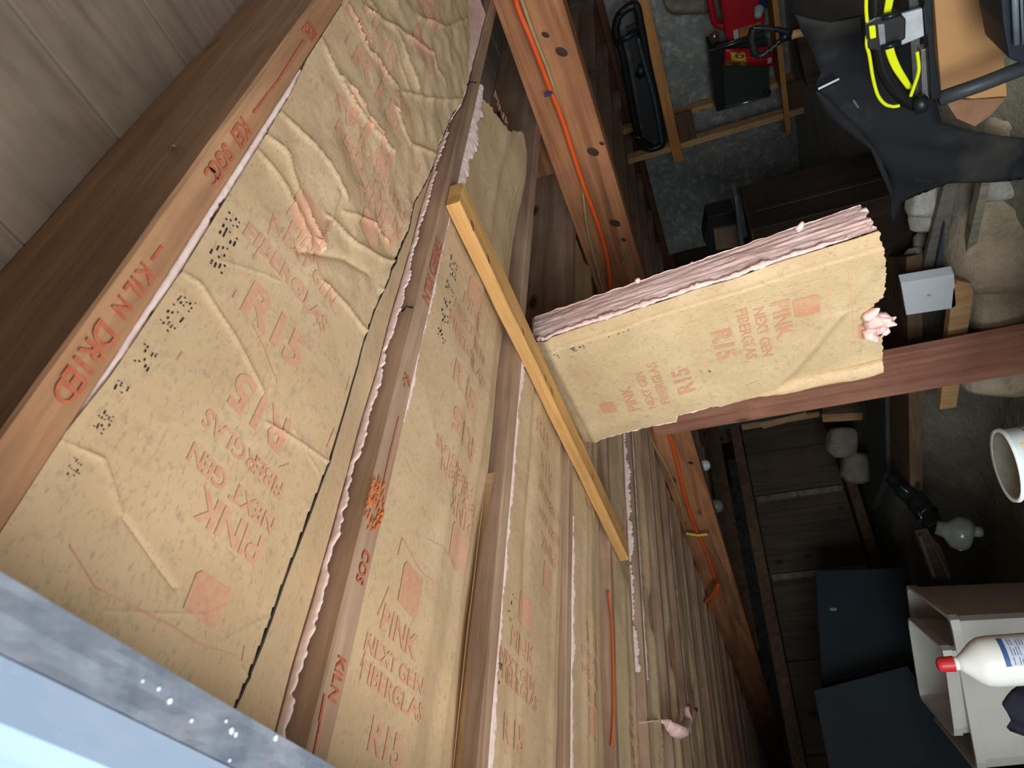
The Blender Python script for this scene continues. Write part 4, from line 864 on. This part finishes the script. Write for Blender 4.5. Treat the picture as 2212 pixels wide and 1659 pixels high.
# black cloth
def cloth(name, pix, ax, v, fold, mat, label, cat, freq=5, amp=.02, thick=.006, seed=0, axis=(1, 0, 0), cell=.035):
    pts = poly(pix, ax, v); bm = bmesh.new(); vs = [bm.verts.new(p) for p in pts]; bm.faces.new(vs); bmesh.ops.triangulate(bm, faces=bm.faces)
    for _ in range(6):
        es = [e for e in bm.edges if e.calc_length() > cell]
        if not es: break
        bmesh.ops.subdivide_edges(bm, edges=es, cuts=1); bmesh.ops.triangulate(bm, faces=bm.faces)
    f = Vector(fold).normalized(); ax_ = Vector(axis)
    for w in bm.verts:
        d = w.co.dot(f); o = w.co - f*d; w.co += ax_*(amp*mn.noise(o*freq + Vector((seed, 0, 0)) + f*d*freq*.2) + amp*.4*mn.noise(o*freq*3 + f*d*freq*.5))*1.6
    bm.verts.index_update(); mb = MB().add([w.co for w in bm.verts], [tuple(w.index for w in fc.verts) for fc in bm.faces]); bm.free()
    o = link(name, mb, mat, smooth=True, solid=thick); return tag(o, label, cat) if label else o
M_CLOTH = plain('black_cloth', srgb(30, 33, 36), .8, 0, srgb(22, 25, 28), 14, .2); 
m, nt, b = base_mat('dusty_black_cloth', .8); v = coords(nt); n = noise_n(nt, v, 3.5, 5, .6); c = ramp(nt, n, [(.5, srgb(30, 33, 36)), (.75, srgb(70, 66, 58))]); nt.links.new(c, b.inputs['Base Color']); M_CLOTHD = m
cloth('black_cloth', [(1714, 24), (1745, 34), (1790, 42), (1840, 30), (1875, 22), (1900, 20), (2010, 150), (2030, 262), (2060, 268), (2110, 282), (2160, 290), (2215, 296), (2235, 345), (2215, 378), (2165, 382), (2120, 386), (2050, 388), (1990, 380), (1970, 374), (1962, 400), (1950, 440), (1938, 474), (1928, 480), (1924, 460), (1930, 420), (1915, 360), (1885, 318), (1840, 268), (1790, 220), (1765, 198), (1762, 180), (1775, 160), (1755, 110), (1728, 60)], 'j', 2.28, (0, .45, -.9), M_CLOTHD, 'large black cloth draped over the stones behind the yellow corded frame', 'cloth', 5, .025, .01)
cloth('cloth_flap', [(1764, 196), (1790, 215), (1850, 275), (1898, 330), (1925, 400), (1930, 440), (1905, 380), (1880, 322), (1830, 285), (1790, 250), (1762, 200)], 'j', 2.22, (0, .6, -.8), M_CLOTH, 'thin black fold hanging off the lower hem of the black cloth', 'cloth', 7, .012, .006)
tag(link('metal_pin', MB().tube(poly([(1843, 216), (1854, 232)], 'j', 2.2), .003, 6), plain('bright_pin', srgb(220, 220, 220), .3, .8)), 'small bright metal pin on the black cloth', 'pin')
tag(link('black_stick', MB().tube(poly([(1767, 192), (1812, 170)], 'j', 2.21), .008, 8), plain('black_lacquer', srgb(34, 34, 36), .2)), 'short glossy black stick at the left corner of the black cloth', 'stick')
# tubular frame with yellow cord
yf = thing('tube_frame', A(1960, 220, 'j', 1.9), 'black bent tube frame with grey brackets, wound with bright yellow cord', 'frame')
M_YEL = plain('yellow_cord', srgb(226, 236, 24), .45, 0, srgb(214, 224, 16), 20); M_TUBE = plain('satin_black_tube', srgb(52, 50, 50), .25, .6)
link('bent_tube', MB().tube(smoothpath(poly([(1888, -40), (1890, 10), (1893, 60), (1899, 110), (1910, 150), (1930, 185), (1955, 212), (1980, 225), (2002, 222)], 'j', 1.9)), .018, 14), M_TUBE, yf, smooth=True)
link('tube_end', MB().lathe(A(1992, 224, 'j', 1.88), (-.2, -.2, -1), [(.022, -.02), (.024, .0), (.02, .012)], 16), M_BLACK, yf, smooth=True)
link('yellow_line', MB().tube(smoothpath(poly([(1872, -30), (1871, 20), (1874, 60), (1872, 95), (1878, 120), (1885, 165), (1896, 205), (1912, 225), (1930, 230), (1943, 228)], 'j', 1.87)), .0045, 8), M_YEL, yf, smooth=True)
for dx in (0, 6, 12):
    link('yellow_line', MB().tube(smoothpath(poly([(1922+dx, -30), (1912+dx*.7, 30), (1910+dx, 70), (1917+dx, 112), (1930+dx, 145), (1948+dx*.8, 172), (1962+dx*.5, 190)], 'j', 1.885)), .0045, 8), M_YEL, yf, smooth=True)
link('yellow_line', MB().tube(smoothpath(poly([(1981, 112), (1985, 145), (1982, 165), (1975, 185), (1967, 208)], 'j', 1.86)), .0045, 8), M_YEL, yf, smooth=True)
link('yellow_pad', slab(poly([(1877, 58), (1892, 55), (1894, 82), (1880, 86)], 'j', 1.85), (.01, 0, 0)), M_YEL, yf, bevel=.004)
link('clamp', slab(poly([(1868, 50), (1890, 38), (1940, 28), (1958, 42), (1957, 84), (1940, 94), (1902, 112), (1872, 106)], 'j', 1.865), (.05, 0, 0)), plain('clamp_black', srgb(44, 42, 42), .4), yf, bevel=.005)
link('grey_plate', slab(poly([(1896, 54), (1911, 52), (1914, 94), (1901, 99)], 'j', 1.855), (.01, 0, 0)), plain('plate_grey', srgb(150, 150, 156), .4, .3), yf, bevel=.002)
link('grey_plate', slab(poly([(1943, 32), (1993, 18), (1997, 78), (1948, 98)], 'j', 1.90), (.012, 0, 0)), plain('plate_pale', srgb(190, 194, 196), .45, .1), yf, bevel=.003)
link('clamp_bolt', MB().tube(poly([(1906, 40), (1945, 28)], 'j', 1.85), .007, 8).tube(poly([(1906, 104), (1945, 92)], 'j', 1.85), .007, 8), M_BLK2, yf, smooth=True)
link('black_rail', slab(poly([(1994, -30), (2014, -30), (2020, 110), (2034, 212), (2012, 218), (2006, 110)], 'j', 1.885), (.04, 0, 0)), M_BLACK, yf, bevel=.004)
link('silver_rail', slab(poly([(1990, 108), (2004, 104), (2012, 210), (1992, 218)], 'j', 1.91), (.03, 0, 0)), plain('aluminium', srgb(150, 150, 146), .35, .6), yf, bevel=.002)
link('grey_post', slab(poly([(1962, -30), (1984, -30), (1988, 100), (1990, 205), (1974, 212), (1968, 100)], 'j', 1.94), (.03, 0, 0)), plain('grey_post', srgb(104, 106, 104), .4, .5), yf, bevel=.002)
rdm = plain('rod_black', srgb(62, 66, 70), .5)
tag(link('black_rod', MB().tube([A(2028, 214, 'j', 1.92), A(2120, 182, 'j', 1.92), A(2300, 112, 'j', 1.92)], .019, 12), rdm, smooth=True), 'dark grey round rod crossing in front of the cardboard box', 'rod')
M_CARD = plain('cardboard', srgb(198, 150, 100), .8, 0, srgb(186, 138, 90), 6)
cb = thing('cardboard_box', A(2090, 120, 'j', 2.15), 'tan cardboard box beside the yellow corded frame, lower flap bent', 'box')
link('carton', slab(poly([(2014, -60), (2148, -60), (2156, 20), (2168, 120), (2176, 208), (2100, 214), (2034, 205), (2026, 110)], 'j', 2.12), (.11, 0, 0)), M_CARD, cb, bevel=.003)
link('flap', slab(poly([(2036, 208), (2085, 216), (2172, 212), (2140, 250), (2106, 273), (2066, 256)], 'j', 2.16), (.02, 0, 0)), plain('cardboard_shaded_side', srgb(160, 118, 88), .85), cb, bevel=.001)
db = thing('ribbed_bin', A(2200, 70, 'j', 1.75), 'dark ribbed plastic bin at the upper right corner beside the cardboard box', 'bin')
link('bin_wall', slab(poly([(2158, -60), (2290, -60), (2290, 120), (2240, 150), (2180, 128), (2168, 60)], 'j', 1.78), (.15, 0, 0)), plain('navy_black_plastic', srgb(38, 44, 52), .4), db, bevel=.006)
for x in (2192, 2206): link('rib', MB().tube(poly([(x-2, -60), (x+4, 95)], 'j', 1.765), .007 if x < 2200 else .003, 8), plain('worn_rib', srgb(108, 118, 126), .35), db, smooth=True)
# plank partition far right
pt = thing('plank_partition', W(5.25, 3.2, -1.0), 'partition of wide vertical planks under the dark end of the beam', 'partition')
js_ = [4.30, 4.19, 3.90, 3.42, 3.30, 2.72, 2.10, 1.5, .9, .3]
bw = wood('partition_plank', srgb(66, 54, 44), srgb(86, 72, 58), srgb(98, 84, 70), 'Z')
for k, (a, b_) in enumerate(zip(js_[:-1], js_[1:])): link('plank', MB().box(5.2 + .01*(k % 2), 5.24 + .01*(k % 2), b_+.006, a-.006, -.62 - .0*k, .06), bw, pt, bevel=.004)
for j in (4.19, 3.42, 2.72): link('batten', MB().box(5.17, 5.2, j-.02, j+.02, -.6, .05), M_PINE if j > 4 else M_WEATH, pt, bevel=.003)
link('top_rail', MB().box(5.08, 5.16, .2, 4.4, .07, .15), M_OLDY, pt, bevel=.004)
link('bottom_rail', MB().box(5.08, 5.2, .2, 4.4, -.70, -.63), M_OLDY, pt, bevel=.004)
board('gray_board', [(1520, 905), (1745, 872), (1750, 892), (1600, 918), (1560, 930)], 'j', 4.0, (.04, 0, 0), plain('slate_paint', srgb(72, 82, 88), .7, 0, srgb(56, 64, 70), 8), 'slate grey board under the post next to the partition')
board('pale_slat', [(1640, 918), (1742, 894), (1748, 900), (1650, 926)], 'j', 3.95, (.02, 0, 0), M_PINE, 'thin pale slat beside the slate grey board', 'slat', 0)
link('header_rail', slab(poly([(1525, 935), (1552, 930), (1640, 1400), (1590, 1400)], 'p', 5.6), (0, .04, 0)), M_OLDY, pt)
link('end_stud', MB().box(5.2, 5.64, 4.4, 4.44, -.9, .45), M_OLDY, pt)
# odds and ends on the right
gn = thing('cordless_tool', A(1985, 1080, 'p', 3.6), 'black pistol shaped hand tool lying on the dirt', 'tool')
link('barrel', MB().tube(smoothpath(poly([(1926, 1032), (1950, 1058), (1980, 1084), (2004, 1112)], 'p', 3.6)), [.035]*5+[.045]*5+[.055]*5+[.06], 10), M_BLACK, gn, smooth=True)
link('pistol_grip', slab(poly([(1995, 1090), (2034, 1112), (2030, 1128), (2008, 1140), (1992, 1130)], 'p', 3.55), (0, .06, 0)), M_BLACK, gn, bevel=.012)
link('metal_trim', MB().tube(poly([(1944, 1050), (1962, 1064)], 'p', 3.5), .004, 6).tube(poly([(1983, 1104), (1991, 1120)], 'p', 3.5), .004, 6), plain('tool_metal', srgb(150, 150, 146), .3, .7), gn, smooth=True)
board('metal_channel', [(1976, 1146), (1998, 1140), (2032, 1180), (2060, 1250), (2016, 1252), (1996, 1200)], 'p', 3.5, (0, .05, 0), M_OLD, 'brown faced metal channel leaning down toward the white tubs')
tag(link('metal_edging', MB().tube(poly([(1988, 1160), (2018, 1246)], 'p', 3.45), .008, 6), plain('edge_metal', srgb(140, 140, 132), .35, .6)), 'thin bright metal edging on the channel, left strip', 'edging')
tag(link('metal_edging', MB().tube(poly([(2000, 1142), (2052, 1250)], 'p', 3.45), .006, 6), plain('edge_metal2', srgb(120, 120, 112), .35, .6)), 'thin bright metal edging on the channel, right strip', 'edging')
jr = thing('glass_jar', A(2080, 1145, 'p', 3.2), 'dusty glass jar lying on the dirt below the paint bucket', 'jar')
gj = plain('dusty_glass', srgb(128, 132, 124), .15, 0, srgb(96, 100, 94), 12)
link('jar_body', MB().lathe(A(2072, 1152, 'p', 3.2), (.4, -.2, 1), [(.01, -.05), (.06, -.045), (.075, -.02), (.07, .02), (.035, .055), (.03, .09)], 18), gj, jr, smooth=True)
link('jar_lid', MB().lathe(A(2102, 1148, 'p', 3.2), (0, .3, -1), [(.022, 0), (.026, .03)], 12), gj, jr, smooth=True)
# paint bucket
zb = -.5; e1, e2 = A(2143, 930, 'z', zb), A(2198, 1085, 'z', zb); cc = (e1+e2)/2; rb = (e1-e2).length/2
pb = thing('paint_bucket', cc + Vector((0, 0, -.2)), 'white metal paint bucket with yellow drips and a wire handle at the right edge', 'bucket')
wm = plain('bucket_white', srgb(222, 228, 228), .4, 0, srgb(206, 212, 212), 40)
link('pail', MB().lathe(cc, (0, 0, -1), [(rb*.88, .004), (rb*.98, .0), (rb, .008), (rb*.95, .012), (rb*.95, .19), (rb*.9, .2)], 48, cap=False), wm, pb, smooth=True)
link('lid', MB().lathe(cc, (0, 0, -1), [(.001, .010), (rb*.80, .010), (rb*.84, .003), (rb*.90, .003)], 48, cap=False), plain('lid_grey', srgb(128, 128, 116), .5, .2), pb, smooth=True)
link('stripe', MB().lathe(cc, (0, 0, -1), [(rb*.956, .040), (rb*.956, .0425)], 48, cap=False), plain('orange_print', srgb(206, 92, 62), .5), pb)
def cyl(a, z): return cc + Vector((math.cos(a)*rb*.958, math.sin(a)*rb*.958, -z))
def sidepatch(a0, a1, z0, z1, k=1.004): return MB().grid(lambda a, z: cc + Vector((math.cos(a)*rb*.952*k, math.sin(a)*rb*.952*k, -z)), gridrange(a0, a1, 10), gridrange(z0, z1, 6))
ac = math.atan2(-cc.y, -cc.x)
link('paint_drip', sidepatch(ac-.05, ac+.55, .02, .09, 1.008), plain('yellow_drip', srgb(222, 178, 92), .4, 0, srgb(222, 214, 190), 45), pb, smooth=True)
link('paint_smear', sidepatch(ac-.95, ac-.80, .012, .028, 1.009), plain('blue_paint', srgb(42, 104, 170), .5), pb, smooth=True)
link('printed_panel', sidepatch(ac-.62, ac-.2, .058, .15, 1.008), plain('black_panel', srgb(28, 26, 28), .5), pb, smooth=True)
mb = MB(); stamp(mb, tm('WON', .0), 0, 0, 1, 0, 0, 1, .012, lambda a, z: cyl(ac-.72 + a/rb, .058 - z), .02); 
stamp(mb, poly_bm([[(math.cos(t)*.5, math.sin(t)*.5) for t in gridrange(0, 2*math.pi, 12)[:-1]]]), 0, 0, 1, 0, 0, 1, .012, lambda a, z: cyl(ac-.55 + a/rb, .048 - z), .02); link('printed_mark', mb, M_BLK, pb)
link('handle_ear', MB().lathe(cyl(ac-1.15, .03), (math.cos(ac-1.15), math.sin(ac-1.15), 0), [(.008, -.004), (.007, .006)], 12), plain('bright_ear', srgb(210, 210, 210), .25, .8), pb, smooth=True)
link('wire_handle', MB().tube([cyl(ac-1.15, .03)*1.0, cyl(ac-1.1, .05) + Vector((0, -.006, 0)), cyl(ac-.9, .12) + Vector((-.008, -.006, 0)), cyl(ac-.3, .17) + Vector((-.01, 0, 0))], .0016, 6), plain('handle_wire', srgb(150, 150, 148), .3, .8), pb, smooth=True)
tag(link('concrete_block', MB().box(cc.y-.2, cc.y+.2, cc.x-.2, cc.x+.2, -1.17, cc.z-.2), M_CONC, bevel=.006), 'grey concrete block carrying the paint bucket', 'block')
# tubs
def tub(pix, z, depth, label, seed, taper=.93, mat=None):
    q_ = [A(x, y, 'z', z) for x, y in pix]; c0 = sum(q_, Vector())/4; rt = thing('storage_tub', c0 - Vector((0, 0, depth)), label, 'tub', 'nested white tubs')
    def ringp(s, dz, rad=.05):
        out = []
        for i in range(4):
            a, b_, c_ = q_[i-1], q_[i], q_[(i+1) % 4]; u0, u1 = (a-b_).normalized(), (c_-b_).normalized()
            for t in (0, .5, 1):
                w = b_ + u0*rad*(1-t)**2 + u1*rad*t**2; out.append(c0 + (w-c0)*s + Vector((0, 0, dz)))
        return out
    prof = [(1.0, -.03), (1.03, -.03), (1.03, 0), (.985, 0), (.97, -.02), (taper*.97, -depth+.006)]
    mb = MB(); rings = [ringp(s_, dz) for s_, dz in prof]; n = 12
    mb.add([v for g_ in rings for v in g_], [(i*n+k, i*n+(k+1) % n, (i+1)*n+(k+1) % n, (i+1)*n+k) for i in range(len(rings)-1) for k in range(n)] + [tuple(range((len(rings)-1)*n, len(rings)*n))])
    rings = [ringp(1.0, -.03), ringp(taper, -depth)]; mb.add([v for g_ in rings for v in g_], [(k, (k+1) % n, n+(k+1) % n, n+k) for k in range(n)] + [tuple(range(n, 2*n))])
    link('tub_body', mb, mat, rt); return rt
M_TUB = plain('white_tub', srgb(202, 198, 186), .45, 0, srgb(190, 186, 174), 5)
tub([(1960, 1334), (2036, 1403), (2062, 1593), (1987, 1507)], -.50, .22, 'inner white plastic tub, open mouth uppermost, beside the bottle', 1, .9, M_TUB)
tub([(1958, 1266), (2052, 1338), (2112, 1668), (1992, 1520)], -.545, .60, 'larger outer white plastic tub holding the inner one, beside the bottle', 2, .9, M_TUB)
# bottle
bc = A(2026, 1436, 'p', 2.15); bt = thing('bleach_bottle', bc - Vector((0, 0, .34)), 'white plastic bottle with red cap and blue and white label at the right edge', 'bottle')
M_BW = plain('white_hdpe', srgb(226, 224, 214), .35, 0, srgb(220, 218, 208), 4)
link('cap', MB().lathe(bc, (0, 0, -1), [(.010, -.003), (.016, 0), (.019, .007), (.020, .038)], 20), plain('red_cap', srgb(196, 40, 42), .4), bt, smooth=False)
link('neck', MB().lathe(bc, (0, 0, -1), [(.0175, .038), (.0175, .05)], 20), M_BW, bt, smooth=True)
link('bottle_body', MB().lathe(bc, (0, 0, -1), [(.0175, .048), (.025, .058), (.051, .087), (.060, .103), (.063, .124), (.063, .33), (.058, .34)], 32), M_BW, bt, smooth=True)
ab = math.atan2(-bc.y, -bc.x)
def bpatch(a0, a1, z0, z1, k): return MB().grid(lambda a, z: bc + Vector((math.cos(a)*.063*k, math.sin(a)*.063*k, -z)), gridrange(a0, a1, 12), gridrange(z0, z1, 4))
link('label', bpatch(ab-.25, ab+.95, .145, .33, 1.012), plain('pale_label', srgb(200, 206, 216), .5), bt, smooth=True)
link('label_band', bpatch(ab-.25, ab+.95, .142, .154, 1.02), plain('blue_band', srgb(62, 88, 140), .5), bt, smooth=True)
mb = MB(); rr_ = random.Random(4)
for k in range(20):
    z_ = .162 + k*.0062
    for (s0, s1) in ((-.2, .1), (.14, .5), (.54, .9)):
        if rr_.random() < .85:
            q3 = bpatch(ab+s0, ab+s1-rr_.uniform(0, .12), z_, z_+.0025, 1.024); mb.add(q3.v, q3.f)
link('fine_print', mb, plain('label_print', srgb(120, 132, 164), .6), bt)
tag(link('concrete_block', MB().box(bc.y-.12, bc.y+.1, bc.x-.2, bc.x+.15, -1.17, bc.z-.34), M_CONC, bevel=.006), 'grey concrete block under the white bottle', 'block')
cloth('dark_glove', [(2164, 1522), (2185, 1500), (2212, 1478), (2270, 1470), (2270, 1620), (2200, 1580), (2178, 1574), (2185, 1556)], 'p', 2.45, (0, .3, 1), plain('navy_cloth', srgb(38, 38, 52), .9, 0, srgb(26, 26, 36), 20), 'dark navy work glove at the right edge below the bottle', 'glove', 12, .02, .03, 4, (0, 1, 0))
# dark cabinets at lower right
dc = thing('dark_cabinet', W(4.4, 1.7, -1.1), 'large dark blue green cabinet in the shadows left of the white tubs', 'cabinet')
M_DK = plain('dark_teal_paint', srgb(34, 46, 52), .5, 0, srgb(26, 36, 42), 3)
link('cabinet_body', slab(poly([(1760, 1232), (1955, 1225), (1975, 1430), (1775, 1480)], 'p', 4.2), (0, .6, 0)), M_DK, dc, bevel=.01)
link('handle_plate', slab(poly([(1792, 1313), (1807, 1313), (1807, 1319), (1793, 1319)], 'p', 4.19), (0, .004, 0)), plain('small_plate', srgb(130, 138, 144), .4), dc)
board('teal_sheet', [(1758, 1492), (1960, 1438), (2140, 1680), (1800, 1700)], 'p', 3.9, (0, .04, 0), M_DK, 'dark teal sheet leaning below the dark cabinet', 'sheet')

# prints belong to their paper, tufts and ragged edges to their fibreglass
for r_ in [o for o in C.objects if o.name.startswith('insulation_batt')]:
    paper = wool = None
    for ch_ in sorted(r_.children, key=lambda o: order[o.name]):
        n_ = ch_.name.split('.')[0]
        if n_ in ('kraft_facing', 'hanging_kraft_facing'): paper = ch_
        elif n_ in ('fibreglass', 'hanging_fibreglass'): wool = ch_
    papers = {0: None}
    cur = None
    for ch_ in sorted(r_.children, key=lambda o: order[o.name]):
        n_ = ch_.name.split('.')[0]
        if n_ in ('kraft_facing', 'hanging_kraft_facing'): cur = ch_
        elif n_ in ('printed_logo', 'printed_line', 'printed_code', 'fold_shade', 'stapling_flange', 'curled_flange'): ch_.parent = cur
        elif n_ in ('fibreglass_edge', 'torn_tuft', 'fibre_tuft'): ch_.parent = wool

for px_, py_, lab in ((880, 668, 'bent wire insulation hanger on the side of the second joist, below the wooden strip end'), (1018, 182, 'thin wire insulation hanger on the second joist above the wooden strip')):
    a_ = at(px_-12, py_+3, 'p', .6105); b_ = at(px_+11, py_-5, 'p', .6105)
    tag(link('wire_hanger', MB().tube([W(.612, a_[1], a_[2]), W(.606, (a_[1]+b_[1])/2, (a_[2]+b_[2])/2), W(.612, b_[1], b_[2])], .0018, 6), M_BLK2, smooth=True), lab, 'hanger', 'wire insulation hangers')
